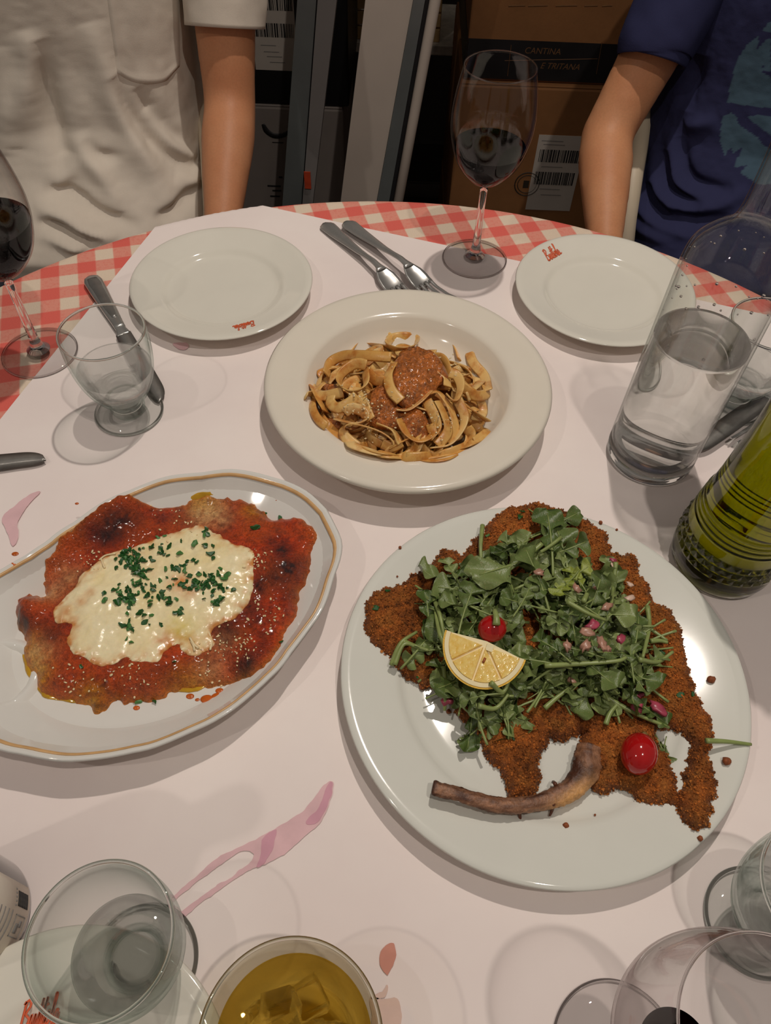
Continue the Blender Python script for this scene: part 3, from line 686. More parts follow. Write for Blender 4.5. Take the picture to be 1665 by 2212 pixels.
def wine_glass(label, base, level=0.137, group=None):
    t = thing('wine_glass', label, 'wine glass', (base[0], base[1], TZ + PZ))
    bowl = smooth_prof([(0.0045, 0.094), (0.018, 0.102), (0.0335, 0.121), (0.0415, 0.146), (0.0432, 0.168), (0.0405, 0.192), (0.0355, 0.216)], 40)
    inner = [(max(r - 0.0011, 0.0), z + (0.004 if z < 0.1 else 0.0016)) for r, z in bowl]; inner = [(r, z) for r, z in inner if z < 0.2155] + [(0.0346, 0.2158)]
    stem = [(0, 0.0), (0.0375, 0.0), (0.0383, 0.0008), (0.0375, 0.0018), (0.026, 0.0030), (0.012, 0.0058), (0.0068, 0.0100), (0.0048, 0.0190), (0.0040, 0.045), (0.0038, 0.070), (0.0040, 0.086)]
    k = next(i for i, q in enumerate(stem) if q[1] > 0.0075)
    lathe('foot', stem[:k] + [(0, stem[k - 1][1])], wall_thin, t, 96)
    lathe('stem', [(0, 0.0056)] + [(stem[k - 1][0] - 0.0002, 0.0056)] + stem[k:] + [bowl[0], (0, 0.0945)], stem_glass, t, 48)
    lathe('bowl', [(0, bowl[0][1])] + bowl + [(0.0351, 0.2164)] + inner[::-1] + [(0, inner[0][1])], wall_thin, t, 96)
    ring_part('rim', 0.0352, 0.2160, 0.00062, stem_glass, t); ring_part('foot_rim', 0.0377, 0.0010, 0.0009, stem_glass, t)
    if level: liquid('wine', [(0.0, inner[0][1])] + inner, level, wine_m, t, 96)
    return t
wine_glass('stemmed glass of red wine standing across the paper edge between the two empty plates', U(1024, 562))
wine_glass('stemmed glass of red wine on the checked cloth beside the water glass and knife', U(88, 765), 0.150)
wine_glass('nearly empty stemmed wine glass beside a footed water glass near the large plate', U(1330, 2278), 0.104)
def water_glass(label, base, level):
    t = thing('water_glass', label, 'water glass', (base[0], base[1], TZ + PZ))
    outer = smooth_prof([(0.0155, 0.012), (0.0165, 0.018), (0.0235, 0.026), (0.0315, 0.042), (0.0362, 0.060), (0.0382, 0.080), (0.0380, 0.1005)], 40)
    inner = [(max(r - 0.0020, 0), z) for r, z in outer if z > 0.0235]; inner[0] = (0.014, 0.0215)
    lathe('wall', [(0.0155, 0.021), (0.019, 0.021)] + [q for q in outer if q[1] > 0.0215] + [(0.0375, 0.1018), (0.0366, 0.1016)] + [(r, z) for r, z in inner[::-1] if z < 0.1010] + [(0.0155, 0.021)], wall_green, t, 96)
    lathe('base', [(0, 0.0040), (0.0145, 0.0040), (0.0168, 0.0085)] + [q for q in outer if q[1] < 0.0208] + [(0.0135, 0.0209), (0, 0.0207)], wall_green, t, 72)
    ring_part('rim', 0.0372, 0.1010, 0.0011, green_glass, t); ring_part('foot_rim', 0.0318, 0.0018, 0.0014, green_glass, t); ring_part('refraction_ring', 0.0140, 0.0135, 0.0018, green_glass, t)  # last torus is added inside the base for a dark and bright refraction ring
    lathe('foot', [(0, 0.0006), (0.022, 0.0), (0.0318, 0.0), (0.0328, 0.0015), (0.0322, 0.0032), (0.025, 0.0055), (0.0175, 0.0080), (0.0150, 0.0038), (0, 0.0038)], wall_green, t, 96)
    liquid('water', [(0.004, 0.0209)] + inner, level, glass_water, t, 96); return t
water_glass('footed water glass on the white paper beside the knife and the checked cloth', U(281, 893), 0.058)
water_glass('footed water glass near the dark bottle, over the red logo of a side plate', U(218, 2030, 0.1), 0.045)
water_glass('footed water glass near the rim of the large plate, beside an almost empty wine glass', U(1628, 1992), 0.06)
water_glass('footed water glass behind the carafe, beside the crossed knife and fork', U(1577, 872), 0.05)
# carafe
t = thing('water_carafe', 'tall clear glass bottle half full of water with a narrow neck', 'carafe', (*U(1400, 985)[:2], TZ + PZ))
outer = [(0.0, 0.004), (0.030, 0.0015), (0.036, 0.0), (0.0395, 0.0015), (0.0408, 0.005)] + smooth_prof([(0.0410, 0.010), (0.0408, 0.06), (0.0405, 0.12), (0.0402, 0.18), (0.0398, 0.208), (0.0365, 0.225), (0.0265, 0.2375), (0.0175, 0.246), (0.0138, 0.258), (0.0128, 0.285), (0.0130, 0.312)], 44) + [(0.0150, 0.3135), (0.0155, 0.318), (0.0145, 0.321)]
inn = smooth_prof([(0.0385, 0.018), (0.0386, 0.06), (0.0383, 0.12), (0.0380, 0.18), (0.0374, 0.206), (0.0342, 0.222), (0.0246, 0.2350), (0.0155, 0.244), (0.0118, 0.258), (0.0108, 0.285), (0.0110, 0.318)], 44)
lathe('wall', [(0.0380, 0.0160)] + [q for q in outer if q[1] > 0.0155] + [(0.0125, 0.321)] + inn[::-1] + [(0.0380, 0.0160)], thinglass('carafe_wall', (0.50, 0.52, 0.50), (0.985, 0.99, 0.985)), t, 112)
lathe('base', [q for q in outer if q[1] < 0.0155] + [(0.0408, 0.0158), (0.0385, 0.0165), (0.036, 0.0140), (0.020, 0.0150), (0, 0.0165)], clear_glass, t, 112)
liquid('water', [(0.02, 0.0151), (0.036, 0.0141)] + inn, 0.143, water_m, t, 112)
r_ = random.Random(5); parts = []
for k in range(46):                           # droplets clinging above the water line
    a = r_.uniform(0, 6.28); z = r_.choice([r_.uniform(0.15, 0.21), r_.uniform(0.19, 0.222)]); rr_ = float(np.interp(z, [q[1] for q in inn], [q[0] for q in inn])) - 0.0002; s = r_.uniform(0.0006, 0.0014)
    bm = bmesh.new(); bmesh.ops.create_icosphere(bm, subdivisions=1, radius=s); bmesh.ops.translate(bm, vec=(rr_ * math.cos(a), rr_ * math.sin(a), z), verts=bm.verts); bm.verts.ensure_lookup_table()
    parts.append(([tuple(v.co) for v in bm.verts], [tuple(v.index for v in f.verts) for f in bm.faces])); bm.free()
V, F = join(*parts); o = link('droplets', mesh(V, F), water_m, t); o['kind'] = 'stuff'
# olive oil bottle with moulded ribs and a band of diamonds
t = thing('olive_oil_bottle', 'clear bottle of green olive oil with moulded ribs and diamond band', 'bottle', (*U(1549, 1212)[:2], TZ + PZ))
oz = np.r_[np.linspace(0.012, 0.105, 156), np.linspace(0.107, 0.20, 24)]
orad = np.interp(oz, [0.012, 0.02, 0.05, 0.10, 0.15, 0.2], [0.0428, 0.0432, 0.0418, 0.0365, 0.0330, 0.031])
seg = 192; V = []; tt = np.linspace(0, 2 * np.pi, seg, endpoint=False)
prof0 = [(0.0, 0.005), (0.025, 0.003), (0.033, 0.0), (0.038, 0.001), (0.0415, 0.005)]
for r, z in prof0: V += [(r * math.cos(a), r * math.sin(a), z) for a in tt]
for r, z in zip(orad, oz):
    rr_ = np.full(seg, r)
    for zc in (0.062, 0.0675, 0.073, 0.0785): rr_ = rr_ + 0.0011 * math.exp(-((z - zc) / 0.0011) ** 2)
    if 0.0255 < z < 0.0495:                    # three rows of raised four-sided points
        v = (z - 0.0255) / 0.008; fv = abs(v % 1 - 0.5) * 2
        fu = np.abs((tt * 32 / (2 * np.pi) + 0.5 * (int(v) % 2)) % 1 - 0.5) * 2; rr_ = rr_ + 0.0021 * np.clip(1 - np.maximum(fu, fv), 0, 1)
    V += [(q * math.cos(a), q * math.sin(a), z) for q, a in zip(rr_, tt)]
top = smooth_prof([(0.031, 0.202), (0.029, 0.218), (0.022, 0.235), (0.0155, 0.25), (0.0135, 0.275), (0.0135, 0.295)], 20)
inn = [(0.0105, 0.295), (0.0105, 0.275), (0.0125, 0.25), (0.019, 0.233), (0.0262, 0.216), (0.028, 0.202), (0.0300, 0.15), (0.0335, 0.10), (0.0388, 0.05), (0.040, 0.02), (0.036, 0.0115), (0.0, 0.0095)]
for r, z in top + inn: V += [(r * math.cos(a), r * math.sin(a), z) for a in tt]
n = len(V) // seg; F = [(i * seg + j, i * seg + (j + 1) % seg, (i + 1) * seg + (j + 1) % seg, (i + 1) * seg + j) for i in range(n - 1) for j in range(seg)]
o = link('glass_body', mesh(V, F), glassmat('oil_glass', (0.99, 0.99, 0.985), 1.5, 0, GC), t)
for p_ in o.data.polygons:
    z = p_.center.z
    if 0.025 < z < 0.05: p_.use_smooth = False
liquid('oil', [(0.036, 0.0114)] + [(r, z) for r, z in inn[::-1] if z > 0.0116], 0.21, oil_m, t, 96)
lathe('pour_spout', [(0, 0.285), (0.0102, 0.285), (0.0102, 0.296), (0.013, 0.298), (0.006, 0.305), (0.0035, 0.335), (0.0028, 0.335), (0.0028, 0.30), (0, 0.30)], simple('spout_steel', (0.6, 0.6, 0.6), 0.25, metal=1.0), t, 32)
# tumbler of amber drink with ice
t = thing('cocktail_tumbler', 'short tumbler of amber drink over crushed ice', 'tumbler', (*U(628, 2252, 0.08)[:2], TZ + PZ))
ring_part('rim', 0.0459, 0.0840, 0.0011, green_glass, t)
lathe('glass_body', [(0, 0.002), (0.030, 0.0), (0.033, 0.001), (0.0355, 0.006), (0.040, 0.035), (0.0445, 0.060), (0.0468, 0.080), (0.0468, 0.0835), (0.0460, 0.0848), (0.0450, 0.0838), (0.0440, 0.078), (0.0410, 0.058), (0.0365, 0.034), (0.0330, 0.016), (0.029, 0.0125), (0, 0.012)], thinglass('tumbler_wall', (0.60, 0.58, 0.44), (0.97, 0.96, 0.90)), t, 96)
liquid('amber_drink', [(0.029, 0.0124), (0.0330, 0.016), (0.0365, 0.034), (0.0410, 0.058), (0.044, 0.078)], 0.060, amber_m, t, 96)
ice_m = glassmat('ice', (0.99, 0.98, 0.95), 1.31, 0.0, 0.45)
for k in range(26):
    bm = bmesh.new(); bmesh.ops.create_cube(bm, size=0.016 * r_.uniform(0.6, 1.2)); bmesh.ops.bevel(bm, geom=bm.edges, offset=0.0015, segments=1, affect='EDGES')
    for v in bm.verts: v.co += Vector((r_.uniform(-1, 1), r_.uniform(-1, 1), r_.uniform(-1, 1))) * 0.0016
    me = bpy.data.meshes.new('ice'); bm.to_mesh(me); bm.free(); a = r_.uniform(0, 6.28); d = 0.027 * math.sqrt(r_.random())
    link('ice_chip', me, ice_m, t, (d * math.cos(a), d * math.sin(a), r_.uniform(0.046, 0.060)), (r_.uniform(0, 3), r_.uniform(0, 3), r_.uniform(0, 3)), smooth=False)
# dark bottle with back label
bb = U(-58, 1988); t = thing('wine_bottle', 'dark glass bottle with a cream back label and barcode', 'bottle', (bb[0], bb[1], TZ + PZ))
dk = simple('dark_bottle_glass', (0.012, 0.013, 0.012), 0.06, 0.1, 20)
lathe('bottle_body', [(0, 0.012), (0.02, 0.008), (0.030, 0.0), (0.034, 0.0), (0.0368, 0.003), (0.0375, 0.008), (0.0375, 0.175)] + smooth_prof([(0.0375, 0.178), (0.0355, 0.196), (0.025, 0.215), (0.0165, 0.232), (0.0143, 0.26), (0.0140, 0.285)], 20) + [(0.0155, 0.286), (0.0155, 0.298), (0.0135, 0.30), (0.0095, 0.30), (0.0095, 0.27), (0, 0.27)], dk, t, 96)
def wrap(a0, a1, z0, z1, r, n=24):
    V = []; F = []
    for i in range(n + 1):
        a = a0 + (a1 - a0) * i / n
        for z in (z0, z1):
            V += [(r * math.cos(a), r * math.sin(a), z), ((r - 0.0004) * math.cos(a), (r - 0.0004) * math.sin(a), z)]
    for i in range(n): b = i * 4; F += [(b, b + 4, b + 6, b + 2), (b + 1, b + 3, b + 7, b + 5), (b, b + 1, b + 5, b + 4), (b + 2, b + 6, b + 7, b + 3)]
    F += [(0, 2, 3, 1), (n * 4, n * 4 + 1, n * 4 + 3, n * 4 + 2)]; return V, F
cream = simple('cream_label', srgb(222, 212, 198), 0.6, 0.03)
V, F = wrap(-1.45, 0.50, 0.0085, 0.085, 0.0380); lb = link('back_label', mesh(V, F), cream, t)
parts = []; z = 0.012
while z < 0.027:
    wd = r_.choice([.0005, .0008, .0014]); parts.append(wrap(0.13, 0.36, z, z + wd, 0.03825, 6)); z += wd + r_.choice([.0006, .0009])
V, F = join(*parts); link('barcode', mesh(V, F), ink, lb)
parts = [wrap(-0.30, 0.02, 0.0125, 0.0130, 0.03825, 6), wrap(-0.30, 0.02, 0.0265, 0.0270, 0.03825, 6), wrap(-0.30, -0.285, 0.0125, 0.027, 0.03825, 2), wrap(0.005, 0.02, 0.0125, 0.027, 0.03825, 2), wrap(-0.24, -0.10, 0.019, 0.0235, 0.03825, 4), wrap(-0.14, -0.05, 0.0155, 0.019, 0.03825, 4)]
for k in range(5): parts.append(wrap(0.12 + .06 * k, 0.145 + .06 * k, 0.0300, 0.0313, 0.03825, 2))
for k in range(5): parts.append(wrap(-0.7 - .05 * k, 0.05, 0.033 + 0.006 * k, 0.0340 + 0.006 * k, 0.03825, 10))
V, F = join(*parts); link('small_print', mesh(V, F), MATS['grey_ink'], lb)
# ================================================================ cutlery
steel = simple('brushed_steel', (0.50, 0.49, 0.47), 0.27, 0.06, 40, metal=0.72)
worn = simple('worn_blade', (0.33, 0.315, 0.295), 0.34, 0.2, 60, 0.1, metal=0.6)
def strip(us, halfw, zs, th, prof=6):
    """flat bar along +x: half-width, height of centre line and thickness vary along it; lens-shaped section"""
    V = []; F = []; n = len(us)
    for x, hw, z, t_ in zip(us, halfw, zs, th):
        for a in np.linspace(0, 2 * np.pi, 12, endpoint=False):
            c, s = math.cos(a), math.sin(a); V.append((x, hw * (abs(c) ** 0.6) * np.sign(c), z + t_ / 2 * (abs(s) ** 0.8) * np.sign(s)))
    for i in range(n - 1):
        for j in range(12): k = (j + 1) % 12; F.append((i * 12 + j, i * 12 + k, (i + 1) * 12 + k, (i + 1) * 12 + j))
    F.append(tuple(range(11, -1, -1))); F.append(tuple(range((n - 1) * 12, n * 12))); return V, F
def knife(label, tip_or_end, other, z=0.0, handle_first=True, length=0.235, tilt=0.0, pat=0):
    """laid from the handle end A towards the blade tip B (table coordinates)"""
    A, B = np.array(tip_or_end), np.array(other); ang = math.atan2(B[1] - A[1], B[0] - A[0]); s = length / 0.235
    t = thing('table_knife', label, 'knife', (A[0], A[1], TZ + PZ + z), ang); t.rotation_euler = (0, tilt, ang); t.scale = (s, s, s)
    u = np.linspace(0, 0.105, 30); hw = np.interp(u, [0, .003, .010, .03, .07, .095, .105], [.0035, .0085, .0108, .0104, .0082, .0066, .0062]); th_ = np.interp(u, [0, .004, .03, .09, .105], [.004, .0062, .0072, .0066, .0062])
    V, F = strip(u, hw, np.full(30, 0.0038), th_); h = link('handle', mesh(V, F), steel, t)
    V, F = strip(np.linspace(.008, .088, 20), np.interp(np.linspace(.008, .088, 20), [.008, .02, .07, .088], [.006, .0078, .0056, .003]), np.full(20, .0056), np.full(20, .0042)); link('handle_panel', mesh(V, F), simple('dark_steel', (0.24, 0.23, 0.22), 0.3, metal=0.6), h)
    u = np.linspace(.103, .118, 8); V, F = strip(u, np.interp(u, [.103, .108, .112, .118], [.0062, .0058, .0070, .0078]), np.full(8, .0036), np.interp(u, [.103, .118], [.0064, .0026])); link('bolster', mesh(V, F), steel, t)
    V = []; F = []; u = np.linspace(.116, .235, 34)
    for x in u:
        f = (x - .116) / .119; top = .0080 + .0006 * math.sin(f * 3.1); bot = -(.0085 + .0028 * math.sin(min(f * 1.25, 1) * 3.0))
        if f > .78: g = (f - .78) / .22; c_ = math.sqrt(max(0, 1 - g ** 2.6)); top = top * c_ - .004 * (1 - c_); bot = bot * c_ - .004 * (1 - c_)
        if x == u[-1]: top = -.0036; bot = -.0044
        V += [(x, top, .0046), (x, (top + bot) / 2, .0050), (x, bot, .0040), (x, (top + bot) / 2, .0036), ]
    for i in range(33):
        for j in range(4): k = (j + 1) % 4; F.append((i * 4 + j, i * 4 + k, i * 4 + 4 + k, i * 4 + 4 + j))
    F += [(3, 2, 1, 0), (132, 133, 134, 135)]; link('blade', mesh(V, F), worn, t); return t
def fork(label, A, B, z=0.0, length=0.20, roll=0.0, flip=False, tilt=0.0):
    A, B = np.array(A), np.array(B); ang = math.atan2(B[1] - A[1], B[0] - A[0]); s = length / 0.20
    t = thing('dinner_fork', label, 'fork', (A[0], A[1], TZ + PZ + z), ang); t.rotation_euler = (roll, tilt, ang); t.scale = (s, s, s)
    u = np.linspace(0, 0.128, 34); hw = np.interp(u, [0, .002, .008, .025, .06, .095, .118, .128], [.003, .0075, .0105, .0095, .0062, .0036, .0040, .0062])
    zc = np.interp(u, [0, .03, .08, .11, .128], [.0020, .0035, .0085, .0135, .0130]); V, F = strip(u, hw, zc, np.interp(u, [0, .01, .1, .128], [.0020, .0030, .0036, .0026])); h = link('handle', mesh(V, F), steel, t)
    def hz(x): return float(np.interp(x, [.12, .135, .150, .165, .185, .20], [.0130, .0095, .0055, .0035, .0050, .0095]))
    u = np.linspace(.122, .156, 16); V = []; F = []; nc = 9
    for x in u:
        w_ = float(np.interp(x, [.122, .128, .136, .145, .156], [.0045, .0078, .0112, .0125, .0122]))
        for sgn in (1, -1):
            for j in range(nc):
                f = -1 + 2 * j / (nc - 1); V.append((x, w_ * f, hz(x) - .0022 * (1 - f * f) * min(1, (x - .122) / .012) + sgn * .0008))
    for i in range(15):
        b = i * 2 * nc; e = b + 2 * nc
        for j in range(nc - 1): F += [(b + j, e + j, e + j + 1, b + j + 1), (b + nc + j + 1, e + nc + j + 1, e + nc + j, b + nc + j)]
        F += [(b, b + nc, e + nc, e), (b + nc - 1, e + nc - 1, e + 2 * nc - 1, b + 2 * nc - 1)]
    b = 15 * 2 * nc; F.append(tuple([b + j for j in range(nc)] + [b + nc + j for j in range(nc - 1, -1, -1)])); link('head', mesh(V, F), steel, t)
    for j in range(4):
        y = -.0102 + .0068 * j; p = [(x, y * (1 + .02 * k), hz(x)) for k, x in enumerate((.153, .165, .175, .186, .196, .20))]
        V, F = tube_data(spline(p, 16), np.interp(np.linspace(0, 1, 16), [0, .7, 1], [.0023, .0018, .0006]), 8, 0.55); link('tine', mesh(V, F), steel, t)
    return t
g2 = lambda x, y: U(x, y, 0.004)[:2]
knife('steel table knife lying half on the checked cloth, behind the water glass', g2(196, 600), g2(352, 868), length=float(np.linalg.norm(g2(352, 868) - g2(196, 600))))
kd = g2(104, 992) - g2(0, 1002); kd /= np.linalg.norm(kd)
knife('steel table knife whose blade points at the oval platter', g2(102, 990) - kd * 0.235, g2(102, 990))
kd = g2(1492, 982) - g2(1640, 878); kd /= np.linalg.norm(kd)
knife('worn steel table knife beside the carafe, its blade resting over the fork', g2(1494, 981) - kd * 0.235, g2(1494, 981), 0.003)
fd = g2(1581, 958) - g2(1640, 914); fd /= np.linalg.norm(fd)
fork('steel fork lying under the knife beside the olive oil bottle', g2(1592, 973) - fd * 0.20, g2(1592, 973), 0.0)
fork('steel fork lying lowermost of the pair between the two empty plates', g2(700, 482), g2(855, 628), length=0.200)
fork('steel fork resting across another fork between the two empty plates', g2(746, 484), g2(920, 628), 0.0035, length=0.200)
# ================================================================ fettuccine with meat sauce
Zt = TZ
pf = thing('fettuccine', 'heap of fettuccine ribbons with brown meat sauce in the cream bowl', 'pasta', (BOC[0], BOC[1], TZ + 0.01))
PC = np.array(U(868, 860, 0.03)[:2]); PRX, PRY = 0.094, 0.083
def mound(P, hmax=0.044):
    P = np.atleast_2d(P)[:, :2]; q = (P - PC) / np.array([PRX, PRY]); r2 = (q ** 2).sum(1)
    return TZ + PZ + 0.010 + hmax * np.clip(1 - r2, 0, 1) ** 0.65
def pasta_mat():
    m, nt, b = newmat('fettuccine'); v = coords(nt); i = nd(nt, 'ShaderNodeObjectInfo')
    n = noise(nt, v, 55, 4, 0.6); f = noise(nt, v, 420, 3)
    base = ramp(nt, i.outputs['Random'], [(0.0, srgb(232, 198, 136)), (0.5, srgb(224, 182, 110)), (1.0, srgb(214, 160, 82))])
    sauce = ramp(nt, f, [(0.3, srgb(178, 102, 36)), (0.7, srgb(206, 134, 56))])
    L(nt, mixc(nt, ramp(nt, n, [(0.46, (0, 0, 0)), (0.62, (0.8,) * 3)]), base, sauce), b.inputs['Base Color'])
    b.inputs['Roughness'].default_value = 0.30; b.inputs['Subsurface Weight'].default_value = 0.15; b.inputs['Subsurface Radius'].default_value = (0.004, 0.002, 0.001)
    bump(nt, b, f, 0.25, 0.0006); return m
pm = pasta_mat()
def ribbon(path, width, tilt0, tilt1, thick=0.0016, n=None):
    """flat noodle: rounded strip swept along a path, its width turning from tilt0 to tilt1 (0 = lying flat, 90 = on edge)"""
    p = np.asarray(path); n = len(p); T, S, N = frames(p); V = []; F = []
    for i in range(n):
        a = math.radians(tilt0 + (tilt1 - tilt0) * i / (n - 1)); wd = math.cos(a) * S[i] + math.sin(a) * N[i]; up = np.cross(wd, T[i])
        for x, y in ((1, 0), (.7, .5), (-.7, .5), (-1, 0), (-.7, -.5), (.7, -.5)): V.append(p[i] + wd * x * width / 2 + up * y * thick)
    for i in range(n - 1):
        for j in range(6): k = (j + 1) % 6; F.append((i * 6 + j, i * 6 + k, i * 6 + 6 + k, i * 6 + 6 + j))
    F += [(5, 4, 3, 2, 1, 0), tuple(range((n - 1) * 6, n * 6))]; return V, F
def settle(pts, lift):
    """unproject traced pixels on to the heap"""
    out = []
    for k, (x, y) in enumerate(pts):
        q = U(x, y, 0.03)
        for _ in range(6): z = float(mound(q[None, :2])[0]) - TZ + lift; q = U(x, y, z)
        out.append(q)
    return np.array(out)
r_ = random.Random(11)
def zoom7(p): return [(560 + x * 0.3844, 620 + y * 0.3844) for x, y in p]
for k in range(120):                            # the bulk of the heap: random loops
    lay = k / 120; a = r_.uniform(0, 6.28); d = math.sqrt(r_.random()) * 0.80; c0 = PC + np.array([PRX * d * math.cos(a), PRY * d * math.sin(a)])
    R = r_.uniform(0.010, 0.030); a0_ = r_.uniform(0, 6.28); span = r_.uniform(2.2, 5.6) * r_.choice([-1, 1]); e = r_.uniform(0.45, 1.0); ro = r_.uniform(0, 3.14)
    tt_ = np.linspace(0, 1, 30); aa = a0_ + span * tt_; lx, ly = R * np.cos(aa) * (1 + .25 * tt_), R * e * np.sin(aa)
    P = c0 + np.stack([lx * math.cos(ro) - ly * math.sin(ro), lx * math.sin(ro) + ly * math.cos(ro)], 1)
    q = (P - PC) / np.array([PRX, PRY]); rr_ = np.hypot(*q.T); P = PC + (P - PC) / np.maximum(1, rr_ / 0.97)[:, None]
    z = mound(P, 0.044 * (0.30 + 0.62 * lay)) + 0.004 * np.sin(tt_ * 6 + k) ; z = np.maximum(z, bowl_floor(P) + 0.005)
    V, F = ribbon(np.c_[P, z], r_.uniform(0.0080, 0.0102), r_.uniform(15, 75) * r_.choice([-1, 1]), r_.uniform(15, 75) * r_.choice([-1, 1])); wmesh('noodle', V, F, pm, pf)
heroes = [[(355, 460), (300, 490), (285, 540), (310, 595), (360, 612), (430, 600), (470, 590)], [(600, 440), (560, 430), (520, 440), (460, 490), (450, 540), (500, 585), (560, 580), (600, 540), (595, 470)],
  [(375, 490), (400, 425), (480, 385), (600, 385), (740, 395)], [(510, 365), (560, 315), (640, 330), (740, 345)], [(720, 325), (740, 292), (820, 280), (885, 300), (860, 340), (780, 347), (725, 335)],
  [(560, 905), (490, 850), (470, 800), (510, 770), (600, 785), (700, 825), (760, 885), (720, 945)], [(640, 950), (760, 975), (850, 940), (885, 890), (850, 850), (800, 870), (730, 910)], [(430, 740), (480, 755), (550, 765), (597, 740), (580, 700), (520, 682), (480, 710)],
  [(405, 610), (400, 650), (440, 680), (510, 650), (550, 610)], [(940, 600), (1000, 590), (1050, 640), (1085, 710), (1100, 790), (1050, 865)], [(1110, 630), (1150, 720), (1135, 800), (1065, 885), (960, 905)], [(1050, 600), (1100, 640), (1130, 560), (1110, 500), (1070, 480)],
  [(1165, 790), (1190, 840), (1140, 910), (1010, 950), (880, 965)], [(1150, 655), (1215, 705), (1285, 755)], [(1130, 280), (1170, 345), (1200, 425), (1262, 500), (1282, 580)], [(950, 250), (1040, 270), (1100, 335), (1125, 410)],
  [(650, 205), (685, 255), (745, 295)], [(282, 530), (330, 625), (372, 700)], [(372, 765), (425, 825), (500, 890), (565, 915)], [(785, 740), (830, 825), (900, 865), (970, 830), (962, 770)], [(755, 430), (722, 500), (740, 580), (795, 640)],
  [(770, 690), (835, 690), (905, 640), (955, 585)], [(555, 610), (590, 665), (625, 745)], [(660, 770), (750, 805), (795, 880)], [(1140, 560), (1215, 610), (1275, 600), (1270, 560)], [(590, 870), (600, 920), (660, 960)], [(690, 880), (740, 900), (800, 870)], [(1000, 480), (1050, 520), (1060, 560)],
  [(940, 640), (980, 720), (1000, 800), (960, 860)], [(1000, 640), (1040, 720), (1060, 810), (1000, 890)], [(610, 480), (650, 520), (700, 530)], [(870, 960), (960, 975), (1060, 960), (1150, 905)]]
for k, h in enumerate(heroes):
    p = spline(settle(zoom7(h), 0.003 + 0.002 * (k % 3)), 34); edge = (k % 3 == 0)
    V, F = ribbon(p, 0.0105, r_.uniform(25, 62) * (1 if k % 2 else -1), r_.uniform(20, 65) * (1 if k % 2 else -1)); wmesh('noodle', V, F, pm, pf)
ragu = vcol('meat_sauce', 0.26, 420, 0.5, 1.0, 0.0022, coat=0.45)
def heap(name, pts, z0, hgt, mat, parent, colf, res=0.0016, amp=0.0045, seed=1.0, edge=0.010, onto=mound, jamp=0.002):
    po = jag(np.array(pts)[:, :2], jamp, 0.006, seed)
    def zt(P, d): return onto(P) + z0 + hgt * (1 - np.exp(-d / edge)) + amp * fnoise(P, 260, seed, 3) * np.clip(d / 0.004, 0, 1)
    V, F, P, d = blob_data(po, res, zt, lambda P: onto(P) + z0 - 0.004)
    return wmesh(name, V, F, mat, parent, colf(P, d))
def ragu_col(P, d):
    n = fnoise(P, 120, 4.0)[:, None]; n2 = fnoise(P, 420, 9.0)[:, None]
    return np.clip(np.array(srgb(176, 100, 38)) * (1 + 0.5 * n + 0.7 * n2), 0.01, 1)
s7 = lambda p, l: settle(zoom7(p), l)
heap('meat_sauce', s7([(760, 400), (800, 345), (860, 335), (940, 350), (1010, 380), (1040, 430), (1060, 480), (1000, 540), (960, 590), (880, 640), (820, 650), (770, 600), (745, 520), (740, 450)], 0.006), 0.002, 0.008, ragu, pf, ragu_col, seed=1.0, edge=0.006)
heap('meat_sauce', s7([(640, 560), (720, 540), (760, 620), (800, 660), (880, 650), (930, 700), (960, 770), (930, 840), (860, 820), (780, 770), (680, 770), (610, 730), (620, 660)], 0.003), -0.001, 0.006, ragu, pf, ragu_col, seed=6.0, edge=0.006)
heap('meat_sauce', s7([(360, 540), (420, 530), (440, 570), (390, 590)], 0.003), 0.0, 0.004, ragu, pf, ragu_col, seed=8.0, edge=0.004)
heap('meat_sauce', s7([(370, 740), (430, 730), (450, 780), (400, 800)], 0.002), 0.0, 0.004, ragu, pf, ragu_col, seed=12.0, edge=0.004)
def flakes(name, spots, size, mat, parent, seed, flat=0.5):
    r = random.Random(seed); parts = []
    for p in spots:
        bm = bmesh.new(); bmesh.ops.create_icosphere(bm, subdivisions=1, radius=size * r.uniform(0.5, 1.3))
        M_ = Matrix.Rotation(r.uniform(0, 6), 3, 'Z') @ Matrix.Diagonal((r.uniform(.6, 1.7), r.uniform(.5, 1), flat)); bm.verts.ensure_lookup_table()
        parts.append(([tuple(np.array(p) + np.array(M_ @ v.co)) for v in bm.verts], [tuple(v.index for v in f.verts) for f in bm.faces])); bm.free()
    V, F = join(*parts); o = wmesh(name, V, F, mat, parent); o['kind'] = 'stuff'; return o
cheese_bits = simple('grated_cheese', srgb(232, 212, 168), 0.5)
sp = []
for _ in range(150):
    cx, cy, sd = r_.choice([(1000, 290, 60), (1120, 430, 50), (640, 680, 70), (560, 640, 50), (780, 560, 160), (1000, 760, 60), (700, 800, 100)])
    sp.append(settle(zoom7([(r_.gauss(cx, sd), r_.gauss(cy, sd))]), 0.011)[0])
sp = [p for p in sp if (((p[:2] - PC) / np.array([PRX, PRY])) ** 2).sum() < .8]
flakes('grated_cheese', sp, 0.0010, cheese_bits, pf, 3)
